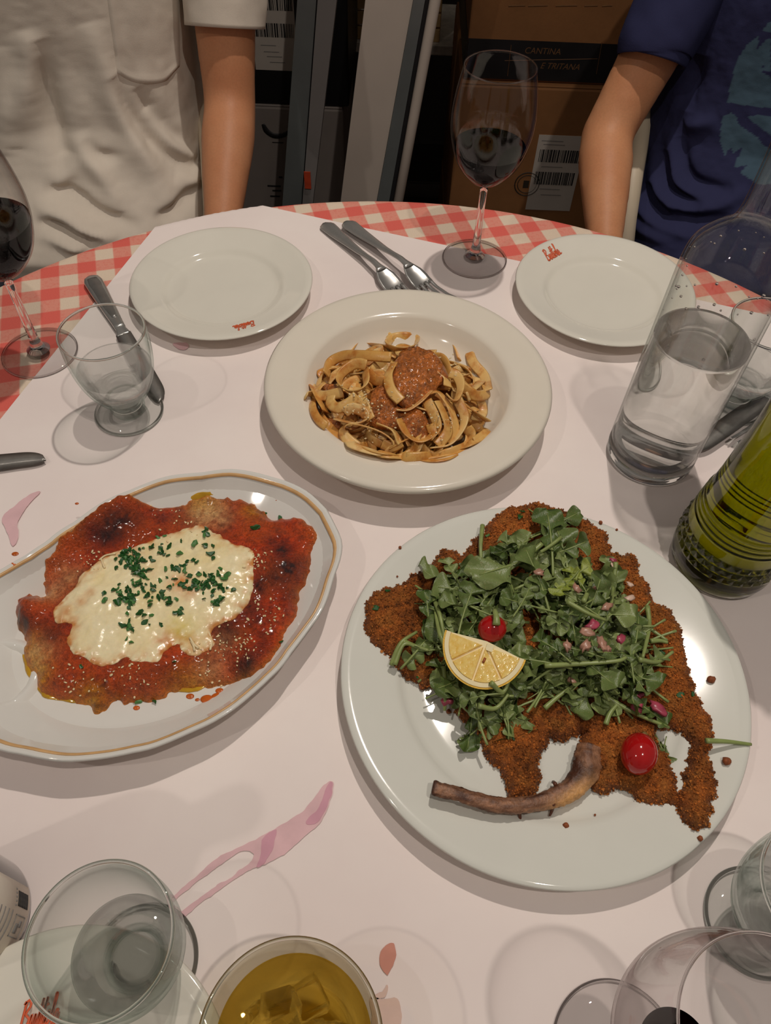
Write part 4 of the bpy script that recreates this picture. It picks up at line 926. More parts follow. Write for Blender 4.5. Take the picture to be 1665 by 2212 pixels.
# ================================================================ chicken parmigiana
def on_floor(pts, fn, lift=0.0):
    out = []
    for x, y in pts:
        q = U(x, y, 0.012)
        for _ in range(8): q = U(x, y, float(fn(q[None, :2])[0]) - TZ + lift)
        out.append(q)
    return np.array(out)
zp = lambda p: [(x * 0.4565, 1000 + y * 0.4565) for x, y in p]
PZ2 = 0.016
cp = thing('chicken_parmigiana', 'baked chicken in red sauce under melted cheese and chopped parsley on the oval platter', 'baked chicken', (PLC[0], PLC[1], TZ + 0.012))
SA = [(500, 250), (560, 215), (620, 190), (720, 210), (850, 195), (930, 165), (1060, 160), (1170, 175), (1240, 215), (1300, 262), (1400, 250), (1480, 300), (1500, 350), (1480, 420), (1482, 480), (1455, 560), (1420, 620), (1415, 700), (1360, 790), (1330, 850), (1280, 930), (1200, 1000), (1140, 1020), (1060, 1045), (930, 1060), (810, 1075), (770, 1110), (690, 1130), (600, 1130), (550, 1110), (490, 1170), (440, 1180), (410, 1140), (300, 1115), (215, 1100), (170, 1030), (130, 960), (105, 900), (115, 820), (85, 760), (65, 690), (100, 630), (160, 620), (205, 625), (205, 560), (230, 500), (280, 450), (330, 380), (370, 300), (430, 275)]
CH_ = [(620, 405), (720, 365), (830, 320), (940, 300), (1030, 340), (1110, 390), (1180, 420), (1203, 500), (1200, 600), (1170, 680), (1100, 740), (1010, 800), (1000, 870), (900, 915), (835, 860), (785, 905), (740, 960), (600, 940), (540, 955), (480, 975), (430, 945), (345, 905), (312, 840), (345, 775), (262, 762), (268, 690), (330, 610), (400, 520), (480, 460)]
def bumps(P, lst):
    """raised lumps given as (zoom x, zoom y, radius m, height m)"""
    z = np.zeros(len(P))
    for x, y, r, h in lst:
        c = U(*zp([(x, y)])[0], PZ2)[:2]; z += h * np.exp(-((P[:, 0] - c[0]) ** 2 + (P[:, 1] - c[1]) ** 2) / (r * r))
    return z
LUMPS = [(150, 720, .014, .012), (560, 340, .020, .007), (1340, 520, .020, .009), (1200, 950, .016, .008), (650, 1040, .022, .006), (1000, 600, .045, .006), (480, 750, .04, .005), (1250, 330, .03, .004), (400, 340, .018, .005), (1380, 720, .016, .006), (330, 1040, .02, .003), (800, 1000, .02, .004)]
def parm_z(P, d): return platter_floor(P) + 0.0035 * (1 - np.exp(-d / 0.002)) + 0.0075 * (1 - np.exp(-d / 0.010)) + bumps(P, LUMPS) * np.clip(d / 0.008, 0, 1) + 0.0012 * fnoise(P, 160, 2.0, 3) * np.clip(d / 0.005, 0, 1)
CHAR = [(90, 740, .007, .95), (115, 770, .006, .9), (560, 320, .013, .75), (520, 375, .010, .8), (620, 290, .012, .55), (1340, 440, .008, .95), (1365, 520, .010, .95), (1310, 560, .008, .6), (1240, 600, .008, .85), (1190, 700, .009, .6), (1170, 960, .007, .85), (1150, 1000, .006, .8), (860, 270, .012, .35), (250, 820, .010, .55), (1080, 790, .012, .6), (1380, 620, .010, .5), (400, 350, .010, .35), (720, 1000, .010, .25), (1450, 480, .008, .4), (570, 950, .006, .5), (360, 750, .005, .5)]
PALE = [(980, 240, .015, .7), (330, 540, .012, .35), (1060, 280, .008, .3), (180, 900, .012, .5), (230, 620, .010, .5), (1000, 980, .012, .3), (1060, 850, .010, .3)]
GOLD = [(960, 200, .012, .8), (1200, 230, .010, .5), (180, 1000, .010, .7), (420, 1120, .012, .6), (150, 930, .010, .7), (880, 1050, .014, .5), (120, 860, .010, .6)]
def parm_col(P, d):
    n = fnoise(P, 70, 3.0, 4)[:, None]; n2 = fnoise(P, 300, 5.0, 3)[:, None]
    c = np.array(srgb(160, 50, 12))[None] * (1 + 0.6 * n + 0.6 * n2)
    c = c + (np.array(srgb(188, 80, 20)) - c) * np.clip(0.45 + 1.6 * fnoise(P, 40, 8.0)[:, None], 0, 1) * 0.55
    def mixin(c, lst, col):
        for x, y, r, a in lst:
            q = U(*zp([(x, y)])[0], 0.02)[:2]; w_ = a * np.exp(-((P[:, 0] - q[0]) ** 2 + (P[:, 1] - q[1]) ** 2) / (r * r)); w_ = np.clip(w_ * (1 + 0.9 * n2[:, 0]), 0, 1)[:, None]; c = c * (1 - w_) + np.array(col) * w_
        return c
    c = mixin(c, GOLD, srgb(196, 140, 24)); c = mixin(c, PALE, srgb(222, 176, 118)); c = mixin(c, CHAR, srgb(46, 16, 8))
    e = np.exp(-d / 0.0022)[:, None] * 0.6; return np.clip(c * (1 - e) + np.array(srgb(204, 126, 30)) * e, 0.005, 1)
sauce_m = vcol('red_sauce', 0.36, 480, 0.45, 1.0, 0.0022, coat=0.22, rvar=0.25, spec=0.4)
po = jag(on_floor(zp(SA), platter_floor, 0.003), 0.0022, 0.006, 2.0)
V, F, P, d = blob_data(po, 0.0013, parm_z, platter_floor); PV = V; wmesh('sauced_chicken', V, F, sauce_m, cp, parm_col(P, d))
SAP = po
# thin oil pooling out from under the sauce
oilp = glassmat('sauce_oil', (0.80, 0.62, 0.05), 1.4, 0.0, 0.5)
for k, pts in enumerate(([(900, 180), (960, 158), (1060, 150), (1150, 162), (1230, 205), (1300, 258), (1260, 290), (1100, 270), (940, 260)], [(108, 900), (125, 990), (190, 1085), (210, 1108), (300, 1125), (400, 1140), (425, 1120), (300, 1040), (180, 920)], [(830, 1070), (900, 1085), (960, 1062), (985, 1045), (900, 1030)])):
    q = jag(on_floor(zp(pts), platter_floor, 0.001), 0.001, 0.006, k + 3.0); V, F, *_ = blob_data(q, 0.002, lambda P, d: platter_floor(P) + 0.0005 + 0.0012 * (1 - np.exp(-d / 0.002)), platter_floor); wmesh('oil_pool', V, F, simple('oil_gold', srgb(186, 142, 34), 0.08, 0.2, 60, coat=0.3), cp)
drip = simple('sauce_drip', srgb(190, 92, 30), 0.25, 0.2, 80)
for k, (x, y, r) in enumerate(((895, 1095, .0022), (975, 1110, .0035), (1025, 1100, .0032), (1035, 1070, .0022), (118, 500, .0020), (110, 545, .0015), (400, 265, .0012), (930, 1112, .0013), (1310, 212, .001), (640, 1150, .0018))):
    c = U(*zp([(x, y)])[0], 0.014); P0 = np.array([[c[0], c[1]]]); ang = np.linspace(0, 6.283, 14, endpoint=False); o = [(c[0] + r * math.cos(a) * 1.4, c[1] + r * math.sin(a)) for a in ang]
    V, F, *_ = blob_data(np.array(o), r / 3, lambda P, d: platter_floor(P) + 0.0009 * (1 - np.exp(-d / 0.001)) + 0.0002, platter_floor); wmesh('sauce_drip', V, F, drip, cp)
def cheese_z(P, d):
    ins = edge_dist(SAP, P); return parm_z(P, ins) + 0.0004 + 0.0028 * (1 - np.exp(-d / 0.004)) + 0.0006 * fnoise(P, 60, 6.0, 2)
def cheese_col(P, d):
    n = fnoise(P, 60, 11.0, 4); n2 = fnoise(P, 240, 13.0, 3)
    c = np.array(srgb(246, 232, 190))[None] * (1 + 0.06 * n2[:, None]); g = np.clip(0.25 + 0.9 * n, 0, 1)[:, None] * 0.55; c = c * (1 - g) + np.array(srgb(240, 216, 148)) * g
    for x, y, r, a, col in ((860, 590, .008, .8, (214, 120, 40)), (900, 640, .006, .6, (206, 120, 70)), (800, 850, .008, .7, (214, 140, 120)), (905, 850, .006, .5, (200, 120, 40)), (640, 460, .008, .5, (180, 120, 30)), (440, 640, .004, .6, (200, 120, 30)), (400, 680, .005, .5, (196, 120, 40)), (330, 720, .006, .6, (190, 110, 40)), (860, 810, .012, .45, (214, 196, 60)), (720, 640, .010, .3, (224, 200, 80)), (480, 800, .022, .6, (242, 230, 192)), (850, 480, .02, .4, (240, 224, 172)), (720, 520, .010, .3, (236, 196, 150)), (1000, 400, .012, .3, (224, 196, 120))):
        q = U(*zp([(x, y)])[0], 0.02)[:2]; w_ = np.clip(a * np.exp(-((P[:, 0] - q[0]) ** 2 + (P[:, 1] - q[1]) ** 2) / (r * r)) * (1 + n2), 0, 1)[:, None]; c = c * (1 - w_) + np.array(srgb(*col)) * w_
    e = np.clip(np.exp(-d / 0.0038) * (0.7 + 1.6 * n2 + 0.8 * n), 0, .9)[:, None]; return c * (1 - e) + np.array(srgb(206, 128, 52)) * e
po = jag(US(zp(CH_), 0.022), 0.003, 0.008, 9.0)
V, F, P, d = blob_data(po, 0.0013, cheese_z, lambda P: parm_z(P, edge_dist(SAP, P)) - 0.001)
wmesh('melted_cheese', V, F, vcol('melted_cheese', 0.22, 420, 0.05, 0.25, 0.0006, coat=0.15, sss=0.12), cp, cheese_col(P, d)); CHP = po
TOPS = np.vstack([PV, V]); TOPP = PX(TOPS) # points of the dish's upper surface, for scattering things on it
def parm_top(x, y):
    q = np.array(zp([(x, y)])[0]); d2 = ((TOPP - q) ** 2).sum(1); i = np.argmin(np.where(d2 < 9.0, -1000 * TOPS[:, 2] + d2, 1e6 + d2)); return TOPS[i].copy()
pars = simple('parsley_green', srgb(34, 84, 34), 0.4, 0.35, 300); parsl = simple('parsley_light', srgb(72, 122, 60), 0.45, 0.3, 300)
def parsley_mesh(seed):
    r = random.Random(seed); n = 9; o = [(math.cos(a) * r.uniform(.5, 1.1) * 1.5, math.sin(a) * r.uniform(.4, 1.0), 0) for a in np.linspace(0, 6.28, n, endpoint=False)]
    V = []
    for s in (0.12, -0.12): V += [(x, y, s + 0.35 * math.sin(x * 2 + seed) + 0.2 * y) for x, y, _ in o]
    F = [tuple(range(n)), tuple(range(2 * n - 1, n - 1, -1))] + [(i, n + i, n + (i + 1) % n, (i + 1) % n) for i in range(n)]
    me = mesh(V, F); me.materials.append(pars if seed % 4 else parsl); return me
pmesh = [parsley_mesh(s) for s in range(1, 9)]
clusters = [(600, 440, 35, 26), (640, 480, 50, 40), (760, 415, 35, 14), (600, 630, 45, 34), (650, 570, 50, 22), (940, 590, 40, 34), (1020, 570, 50, 26), (870, 540, 60, 14), (800, 640, 30, 8), (610, 780, 40, 10), (1030, 660, 18, 8), (855, 710, 14, 5), (690, 730, 25, 5), (820, 500, 40, 6), (940, 470, 50, 6), (980, 330, 20, 4), (700, 620, 60, 12)]
single = [(860, 375), (920, 385), (1000, 435), (1010, 450), (975, 395), (1080, 535), (1105, 600), (820, 945), (735, 1135), (662, 1165), (1330, 850), (1325, 245), (390, 970), (500, 650), (495, 620), (770, 610), (765, 770), (750, 355), (1210, 310), (1290, 190), (550, 500), (850, 430), (830, 490), (745, 510), (600, 815), (1080, 700), (910, 745), (1285, 340), (1330, 345), (1125, 965)]
spots = [(r_.gauss(x, s * .6), r_.gauss(y, s * .6)) for x, y, s, n in clusters for _ in range(n)] + single
for k, (x, y) in enumerate(spots[:296]):
    p = parm_top(x, y); s = r_.uniform(0.0011, 0.0026) * (1.3 if k >= len(spots) - len(single) else 1.0)
    link('parsley_flake', pmesh[k % 8], None, cp, Vector(p) - cp.location + Vector((0, 0, 0.0006 + s * 0.35)), (r_.uniform(-.5, .5), r_.uniform(-.5, .5), r_.uniform(0, 6.28)), False, (s, s, s))
sp = []
for _ in range(230):
    cx, cy, sd = r_.choice([(1060, 830, 45), (1040, 930, 60), (1230, 460, 30), (420, 450, 35), (830, 280, 60), (1000, 980, 40), (340, 1020, 60), (620, 1010, 50), (1160, 880, 30), (1270, 700, 50)]); sp.append(parm_top(r_.gauss(cx, sd), r_.gauss(cy, sd)) + np.array([0, 0, 0.0005]))
flakes('grated_cheese', sp, 0.0010, cheese_bits, cp, 5)
for pts in ([(470, 465), (500, 440), (545, 430)], [(900, 830), (920, 860), (940, 880)], [(985, 800), (1000, 850), (995, 890)], [(480, 460), (490, 480), (495, 500)], [(905, 845), (915, 870), (918, 890)]):
    V, F = tube_data(spline([parm_top(*p) + np.array([0, 0, .001]) for p in pts], 8), 0.0009, 6, 0.6); wmesh('cheese_shred', V, F, cheese_bits, cp)
# ================================================================ breaded chop on the large plate
z2 = lambda p: [(730 + x * 0.3123, 1070 + y * 0.3123) for x, y in p]
z3 = lambda p: [(1150 + x * 0.3093, 1070 + y * 0.3093) for x, y in p]
z4 = lambda p: [(880 + x * 0.4565, 1480 + y * 0.4565) for x, y in p]
CZ = 0.020
vc = thing('breaded_chop', 'golden brown breaded chop with a long curved rib bone on the large white plate', 'breaded chop', (BC[0], BC[1], TZ + 0.012))
MAIN = [(1158, 1095), (1098, 1107), (1061, 1129), (1042, 1157), (1023, 1167), (998, 1195), (980, 1190), (958, 1189), (933, 1214), (928, 1224), (892, 1239), (886, 1250), (849, 1270), (808, 1285), (789, 1310), (791, 1339), (789, 1360), (802, 1385), (839, 1410), (861, 1438), (902, 1467), (935, 1474), (972, 1490), (989, 1530), (1005, 1551), (1035, 1571), (1049, 1617), (1076, 1644), (1097, 1681), (1103, 1715), (1136, 1719), (1158, 1704), (1171, 1672), (1169, 1640), (1181, 1612), (1192, 1590), (1218, 1587), (1263, 1576), (1318, 1571), (1350, 1553), (1400, 1556), (1450, 1566), (1500, 1578), (1536, 1572), (1530, 1540), (1518, 1515), (1500, 1466), (1486, 1426), (1481, 1392), (1472, 1358), (1462, 1333), (1444, 1311), (1413, 1293), (1407, 1268), (1385, 1243), (1376, 1222), (1360, 1199), (1342, 1201), (1323, 1194), (1311, 1175), (1305, 1160), (1271, 1136), (1252, 1127), (1218, 1115), (1180, 1100)]
CL = [(860, 1320, .03, .002), (1100, 1140, .03, .004), (1400, 1380, .03, .004), (1130, 1640, .02, .003), (1480, 1480, .02, .003), (1200, 1350, .06, .004), (1300, 1180, .02, .003), (960, 1220, .012, .004), (1350, 1215, .010, .003)]
def chop_z(P, d, hgt=0.0085):
    z = big_floor(P); z = np.maximum(z, TZ + PZ + 0.0085); b = np.zeros(len(P))
    for x, y, r, h in CL:
        c = U(x, y, CZ)[:2]; b += h * np.exp(-((P[:, 0] - c[0]) ** 2 + (P[:, 1] - c[1]) ** 2) / (r * r))
    e = 1 - np.exp(-d / 0.0028)
    return z + 0.0015 + (hgt - 0.002) * e + b * np.clip(d / .01, 0, 1) + 0.0016 * fnoise(P, 55, 4.0, 3) * e + (0.0012 * fnoise(P, 330, 7.0, 2) + 0.0011 * fnoise(P, 620, 3.0, 2)) * np.clip(d / .001, 0.3, 1)
def crumb_col(P, d):
    n = fnoise(P, 45, 21.0, 4)[:, None]; n2 = fnoise(P, 380, 25.0, 3)[:, None]; n3 = fnoise(P, 120, 29.0, 3)[:, None]
    c = np.array(srgb(164, 92, 36))[None] * (1 + 0.5 * n + 0.65 * n2); g = np.clip(0.15 + 1.1 * n3, 0, 1) * 0.55
    c = c * (1 - g) + np.array(srgb(190, 124, 56)) * g
    e = np.exp(-d / 0.0045)[:, None] * 0.65; c = c * (1 - e) + np.array(srgb(92, 44, 18)) * e
    dk = np.clip((fnoise(P, 210, 33.0, 2)[:, None] - 0.52) * 6, 0, 1) * 0.7; return np.clip(c * (1 - dk) + np.array(srgb(52, 26, 14)) * dk, 0.004, 1)
crumb = vcol('breadcrumb', 0.5, 900, 0.55, 1.0, 0.0022, spec=0.4)
CHUNKS = []
def breaded(name, pts, seed, hgt=0.0085, res=0.0011, jamp=0.0030):
    po = jag(US(pts, CZ), jamp, 0.0036, seed); V, F, P, d = blob_data(po, res, lambda P, d: chop_z(P, d, hgt), lambda P: big_floor(P) + 0.0004)
    CHUNKS.append(V); return wmesh(name, V, F, crumb, vc, crumb_col(P, d)), V
_, CHV = breaded('breaded_cutlet', MAIN, 31.0)
breaded('meat_lobe', z4([(845, 190), (900, 150), (1040, 120), (1110, 130), (1180, 170), (1200, 260), (1240, 330), (1270, 430), (1285, 500), (1285, 560), (1220, 556), (1140, 552), (1085, 505), (1020, 472), (970, 492), (900, 480), (850, 420), (815, 390), (830, 320)]), 35.0, 0.0090)
breaded('breaded_strip', z4([(1270, 120), (1350, 110), (1410, 160), (1438, 170), (1440, 215), (1448, 240), (1425, 300), (1440, 370), (1450, 450), (1450, 535), (1420, 560), (1418, 620), (1385, 682), (1340, 688), (1290, 635), (1280, 570), (1290, 490), (1320, 400), (1335, 330), (1345, 250), (1290, 190)]), 37.0, 0.0095)
CHX = PX(CHV)
# loose, uneven crumbs all over the breading
def crumb_coat(chunks, n, seed):
    rg_ = np.random.default_rng(seed); A = np.concatenate([c for c in chunks]); i = rg_.choice(len(A), n); c = A[i] + rg_.normal(0, .0004, (n, 3)); t_ = (1 + 5 ** .5) / 2
    ico = np.array([(-1, t_, 0), (1, t_, 0), (-1, -t_, 0), (1, -t_, 0), (0, -1, t_), (0, 1, t_), (0, -1, -t_), (0, 1, -t_), (t_, 0, -1), (t_, 0, 1), (-t_, 0, -1), (-t_, 0, 1)]) / 1.9
    fi = np.array([(0, 11, 5), (0, 5, 1), (0, 1, 7), (0, 7, 10), (0, 10, 11), (1, 5, 9), (5, 11, 4), (11, 10, 2), (10, 7, 6), (7, 1, 8), (3, 9, 4), (3, 4, 2), (3, 2, 6), (3, 6, 8), (3, 8, 9), (4, 9, 5), (2, 4, 11), (6, 2, 10), (8, 6, 7), (9, 8, 1)])
    s = rg_.uniform(.0004, .00095, (n, 1, 1)) * rg_.uniform(.6, 1.4, (n, 1, 3)); V = c[:, None] + ico[None] * s * rg_.uniform(.7, 1.3, (n, 12, 1)); F = (fi[None] + 12 * np.arange(n)[:, None, None]).reshape(-1, 3)
    b_ = crumb_col(c[:, :2], np.full(n, .02)) * rg_.uniform(.65, 1.8, (n, 1)); o = wmesh('breadcrumb_coat', V.reshape(-1, 3), F, crumb, vc, np.repeat(np.clip(b_, .004, 1), 12, 0), smooth=False); o['kind'] = 'stuff'
crumb_coat(CHUNKS, 20000, 5)
def chop_top(px, py):
    d2 = ((CHX - np.array([px, py])) ** 2).sum(1); i = np.argmin(np.where(d2 < 16, -1000 * CHV[:, 2] + d2 * 0.01, 1e6 + d2)); return CHV[i].copy()
# rib bone
bp = [(840, 1480 + 0, 0)]
pts = z4([(118, 482), (200, 505), (300, 535), (420, 565), (530, 568), (640, 550), (740, 510), (810, 450), (850, 370), (862, 290)]); hz_ = [.030, .029, .027, .024, .021, .019, .017, .017, .018, .018]
NB = 110; SB = 24; P3 = spline([U(x, y, z) for (x, y), z in zip(pts, hz_)], NB); ub = np.linspace(0, 1, NB)
rad = np.interp(ub, [0, .015, .05, .15, .35, .55, .75, .9, 1], [.0044, .0054, .0050, .0047, .0052, .0058, .0078, .0098, .0080])
V, F = tube_data(P3, rad, SB, 0.72); V = np.array(V); ang_ = np.tile(np.linspace(0, 2 * np.pi, SB, endpoint=False), NB); u = np.repeat(ub, SB)
Q = np.stack([u * 9, np.cos(ang_) * 1.7, np.sin(ang_) * 1.7], 1); g1 = fnoise(Q, 1.0, 3.0, 3); g2 = fnoise(Q * np.array([4, 1, 1]), 1.6, 6.0, 3)
ctr_ = np.repeat(P3, SB, 0); nn = V - ctr_; V = ctr_ + nn * (1 + 0.20 * g1 + 0.14 * g2)[:, None]
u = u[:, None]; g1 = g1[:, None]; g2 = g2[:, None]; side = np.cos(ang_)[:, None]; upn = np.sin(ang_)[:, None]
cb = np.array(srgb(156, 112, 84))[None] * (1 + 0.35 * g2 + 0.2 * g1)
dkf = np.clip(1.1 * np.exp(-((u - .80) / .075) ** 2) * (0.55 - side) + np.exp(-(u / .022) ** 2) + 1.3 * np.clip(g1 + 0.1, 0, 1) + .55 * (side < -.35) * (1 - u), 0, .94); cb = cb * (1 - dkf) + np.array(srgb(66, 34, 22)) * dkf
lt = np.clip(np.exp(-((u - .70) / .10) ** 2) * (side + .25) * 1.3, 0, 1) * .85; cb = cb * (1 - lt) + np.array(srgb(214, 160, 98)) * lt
wmesh('rib_bone', V, F, vcol('bone', 0.42, 420, 0.3, 0.7, 0.0012), vc, np.clip(cb, 0.01, 1))
for a_, b_, c_ in (((530, 575), (532, 620), (535, 660)), ((690, 560), (685, 590), (672, 620)), ((700, 470), (690, 458), (685, 462))):
    p = [U(*z4([q])[0], h) for q, h in zip((a_, b_, c_), (.021, .014, .012))]; V, F = tube_data(spline(p, 8), np.linspace(.0016, .0007, 8), 6); wmesh('meat_shred', V, F, simple('dark_meat', srgb(90, 48, 26), 0.5, 0.3, 300), vc)
herb = simple('dark_herb', srgb(26, 30, 20), 0.5, 0.3, 400)
for k, (x, y, s) in enumerate(((814, 1316, 2.6), (1122, 1118, 2.4), (1128, 1108, 1.8), (1050, 1160, 1.5), (1424, 1408, 2.2), (1468, 1503, 2.4), (1497, 1500, 1.8), (1262, 1165, 1.6), (902, 1466, 1.3), (1108, 1600, 1.0), (1392, 1336, 2.0), (1370, 1470, 1.2), (838, 1278, 1.5))):
    q = chop_top(x, y); link('herb_fleck', pmesh[k % 8], None, vc, Vector(q) - vc.location + Vector((0, 0, .0006)), (0, 0, k * 1.3), False, s * 0.0011)
# crumbs fallen on the plate
CRL = ['brown crumb on the plate rim on the side of the pasta bowl and oval platter', 'brown crumb on the plate just below the edge of the cutlet beside the lemon', 'brown crumb on the plate under the trailing purple-tipped arugula stem', 'brown crumb on the plate rim between the chop and the carafe',
       'tiny crumb on the plate edge nearest the olive oil bottle', 'round brown crumb alone on the bare rim beside the straight edge of the cutlet', 'brown crumb on the rim under the long stem that sticks out over the plate edge', 'brown crumb on the bare plate on the outer side of the rib bone',
       'brown crumb on the rim past the end of the breaded strip', 'tiny crumb on the plate rim beside the pointed tip of the cutlet', 'tiny crumb on the bare plate between the rib bone and the breaded strip']
for k, (x, y, s) in enumerate(((864, 1183, .0014), (912, 1483, .0026), (969, 1537, .0018), (1297, 1129, .0018), (1332, 1144, .0011), (1536, 1468, .0030), (1569, 1644, .0030), (1222, 1783, .0020), (1512, 1811, .0018), (858, 1245, .0008), (1285, 1760, .0008))):
    q = U(x, y, 0.013); z = big_floor(q[None, :2])[0]; q = U(x, y, z - TZ + s * .5)
    bm = bmesh.new(); bmesh.ops.create_icosphere(bm, subdivisions=2, radius=s)
    for v in bm.verts: v.co *= 1 + 0.3 * mnoise.noise(v.co * 900 + Vector((k, 0, 0)))
    me = bpy.data.meshes.new('crumb'); bm.to_mesh(me); bm.free()
    tag(link('bread_crumb', me, simple('crumb_brown', srgb(140, 74, 36), 0.7, 0.3, 500), None, tuple(q)), CRL[k], 'crumb', 'breadcrumbs fallen on the large plate')
# ================================================================ arugula salad
SAL = [(1100, 1160), (1175, 1110), (1240, 1180), (1290, 1240), (1345, 1290), (1390, 1360), (1420, 1420), (1390, 1470), (1320, 1500), (1240, 1480), (1160, 1500), (1090, 1550), (1010, 1570), (955, 1500), (965, 1430), (905, 1400), (925, 1320), (960, 1240), (1040, 1230)]
sal = thing('arugula_salad', 'dressed arugula leaves and stems heaped on the breaded chop', 'salad', (BC[0], BC[1], TZ + 0.022))
def leaf_mat(name, c1, c2):
    m, nt, b = newmat(name); v = coords(nt); i = nd(nt, 'ShaderNodeObjectInfo'); n = noise(nt, v, 60, 3); f = noise(nt, v, 500, 2)
    base = mixc(nt, i.outputs['Random'], c1, c2); dres = srgb(168, 140, 110)
    col = mixc(nt, ramp(nt, n, [(0.60, (0, 0, 0)), (0.70, (0.55,) * 3)]), base, dres)
    L(nt, mixc(nt, 1.0, col, ramp(nt, f, [(0.3, (0.8,) * 3), (0.7, (1.15,) * 3)]), 'MULTIPLY'), b.inputs['Base Color'])
    b.inputs['Roughness'].default_value = 0.32; b.inputs['Subsurface Weight'].default_value = 0.0; bump(nt, b, n, 0.3, 0.001); return m
leafm = leaf_mat('arugula_leaf', srgb(76, 98, 44), srgb(136, 150, 92)); stemm = simple('arugula_stem', srgb(136, 150, 88), 0.35, 0.15, 120)
def leaf_mesh(seed):
    """lobed leaf lying along +x, unit length, with a midrib stem"""
    r = random.Random(seed); nu = 30; half = 4; V = []; F = []; st = r.uniform(.28, .5); lob = r.choice([2, 3, 3]); ph = r.uniform(0, 1); bend = r.uniform(-.5, .9); curl = r.uniform(-.5, .8); sw = r.uniform(-.35, .35); wid = r.uniform(.17, .27); fold = r.uniform(-.2, .9)
    def centre(u): return np.array([u - .12 * bend * bend * u ** 3, sw * u * u * .6, .35 * bend * (u - u * u) + .08 * curl * math.sin(u * 5)])
    def wfun(u):
        f = (u - st) / (1 - st)
        if f <= 0: return 0.006
        env = wid * (0.35 + .65 * f ** .8) * math.sqrt(max(0, 1 - max(0, (f - .62) / .38) ** 2.4))
        cut = 1 - .84 * (0.5 + 0.5 * math.cos((f * lob + ph * .2) * 2 * math.pi)) ** 2 if f < .72 else 1
        return max(.008, env * cut)
    us = np.linspace(st * .9, 1, nu)
    for u in us:
        c = centre(u); wv_ = wfun(u)
        for j in range(-half, half + 1):
            g = j / half; V.append((c[0] - .05 * abs(g) * wv_ + 0.25 * wv_ * abs(g), c[1] + wv_ * g, c[2] + fold * wv_ * abs(g) * .6 + .055 * math.sin(u * 24 + g * 3 + seed) * abs(g)))
    w_ = 2 * half + 1
    for i in range(nu - 1):
        for j in range(w_ - 1): F.append((i * w_ + j, (i + 1) * w_ + j, (i + 1) * w_ + j + 1, i * w_ + j + 1))
    nb = len(F); us = np.linspace(0, .93, 14); SV, SF = tube_data([centre(u) + np.array([0, 0, .004]) for u in us], np.interp(us, [0, st, 1], [.020, .017, .005]), 6)
    o = len(V); V += [tuple(v) for v in SV]; F += [tuple(i + o for i in q) for q in SF]
    me = mesh(V, F); me.materials.append(leafm); me.materials.append(stemm)
    for k in range(nb, len(F)): me.polygons[k].material_index = 1
    me.polygons.foreach_set('use_smooth', [True] * len(F)); return me
lm = [leaf_mesh(s) for s in range(1, 15)]
r_ = random.Random(23)
SC0 = np.array(U(1180, 1370, 0.03)[:2]); salp = US(SAL, 0.03)[:, :2]
def sal_z(P): d = edge_dist(salp, P) * inside(salp, P); return 0.0025 + 0.030 * (1 - np.exp(-d / 0.022))
def place_leaf(px, py, ang, length, lift, me, pitch=0.0, roll=0.0):
    q = U(px, py, 0.03); base = chop_top(px, py)[2]; z = base - TZ + sal_z(q[None, :2])[0] * lift; q = U(px, py, z)
    ca, sa = math.cos(ang), math.sin(ang); o = link('arugula_leaf', me, None, sal, Vector((q[0] - ca * length * .5, q[1] - sa * length * .5, q[2] - math.sin(pitch) * -length * .5)) - sal.location, None, True, length)
    o.rotation_euler = (roll, pitch, ang); return o
cnt = 0; tries = 0; lo, hi = np.min(SAL, 0), np.max(SAL, 0)
while cnt < 190 and tries < 4000:
    tries += 1; x, y = r_.uniform(lo[0], hi[0]), r_.uniform(lo[1], hi[1])
    if not inside(np.array(SAL, float), np.array([[x, y]]))[0]: continue
    lf = cnt / 190 * (.45 if 935 < x < 1160 and 1335 < y < 1500 else 1); place_leaf(x, y, r_.uniform(0, 6.28), r_.uniform(.032, .062), 0.15 + 0.85 * lf, lm[cnt % 14], r_.uniform(-.35, .25), r_.uniform(-.7, .7)); cnt += 1
# single leaves and stems that stand out, traced: (base px) -> (tip px)
hero = [((1195, 1235), (1190, 1105), 0), ((1240, 1300), (1222, 1140), 1), ((1165, 1200), (1070, 1165), 2), ((1210, 1160), (1060, 1280), 3), ((1000, 1290), (965, 1205), 4), ((1060, 1290), (1000, 1230), 5), ((1030, 1320), (1075, 1240), 6), ((990, 1370), (1010, 1260), 7), ((960, 1390), (935, 1280), 8), ((1020, 1570), (990, 1610), 9), ((1085, 1500), (990, 1500), 10), ((1100, 1490), (1130, 1580), 11), ((1330, 1500), (1445, 1570), 12), ((1360, 1440), (1390, 1330), 13), ((1300, 1420), (1200, 1390), 0), ((1230, 1430), (1150, 1370), 2), ((1290, 1330), (1200, 1260), 5), ((1370, 1470), (1350, 1390), 6), ((1180, 1440), (1260, 1410), 3), ((1140, 1510), (1190, 1480), 4), ((1400, 1560), (1470, 1690), 8), ((1440, 1590), (1425, 1640), 10), ((1340, 1310), (1330, 1210), 11), ((1110, 1330), (1160, 1260), 13), ((950, 1470), (985, 1530), 1)]
for k, (a_, b_, mi) in enumerate(hero):
    mx_, my_ = (a_[0] + b_[0]) / 2, (a_[1] + b_[1]) / 2; A, B = U(*a_, .035), U(*b_, .035); d = B - A; ln = float(np.hypot(d[0], d[1]))
    place_leaf(mx_, my_, math.atan2(d[1], d[0]), ln * 1.05, 1.1, lm[mi], r_.uniform(-.15, .1), r_.uniform(-.4, .4))
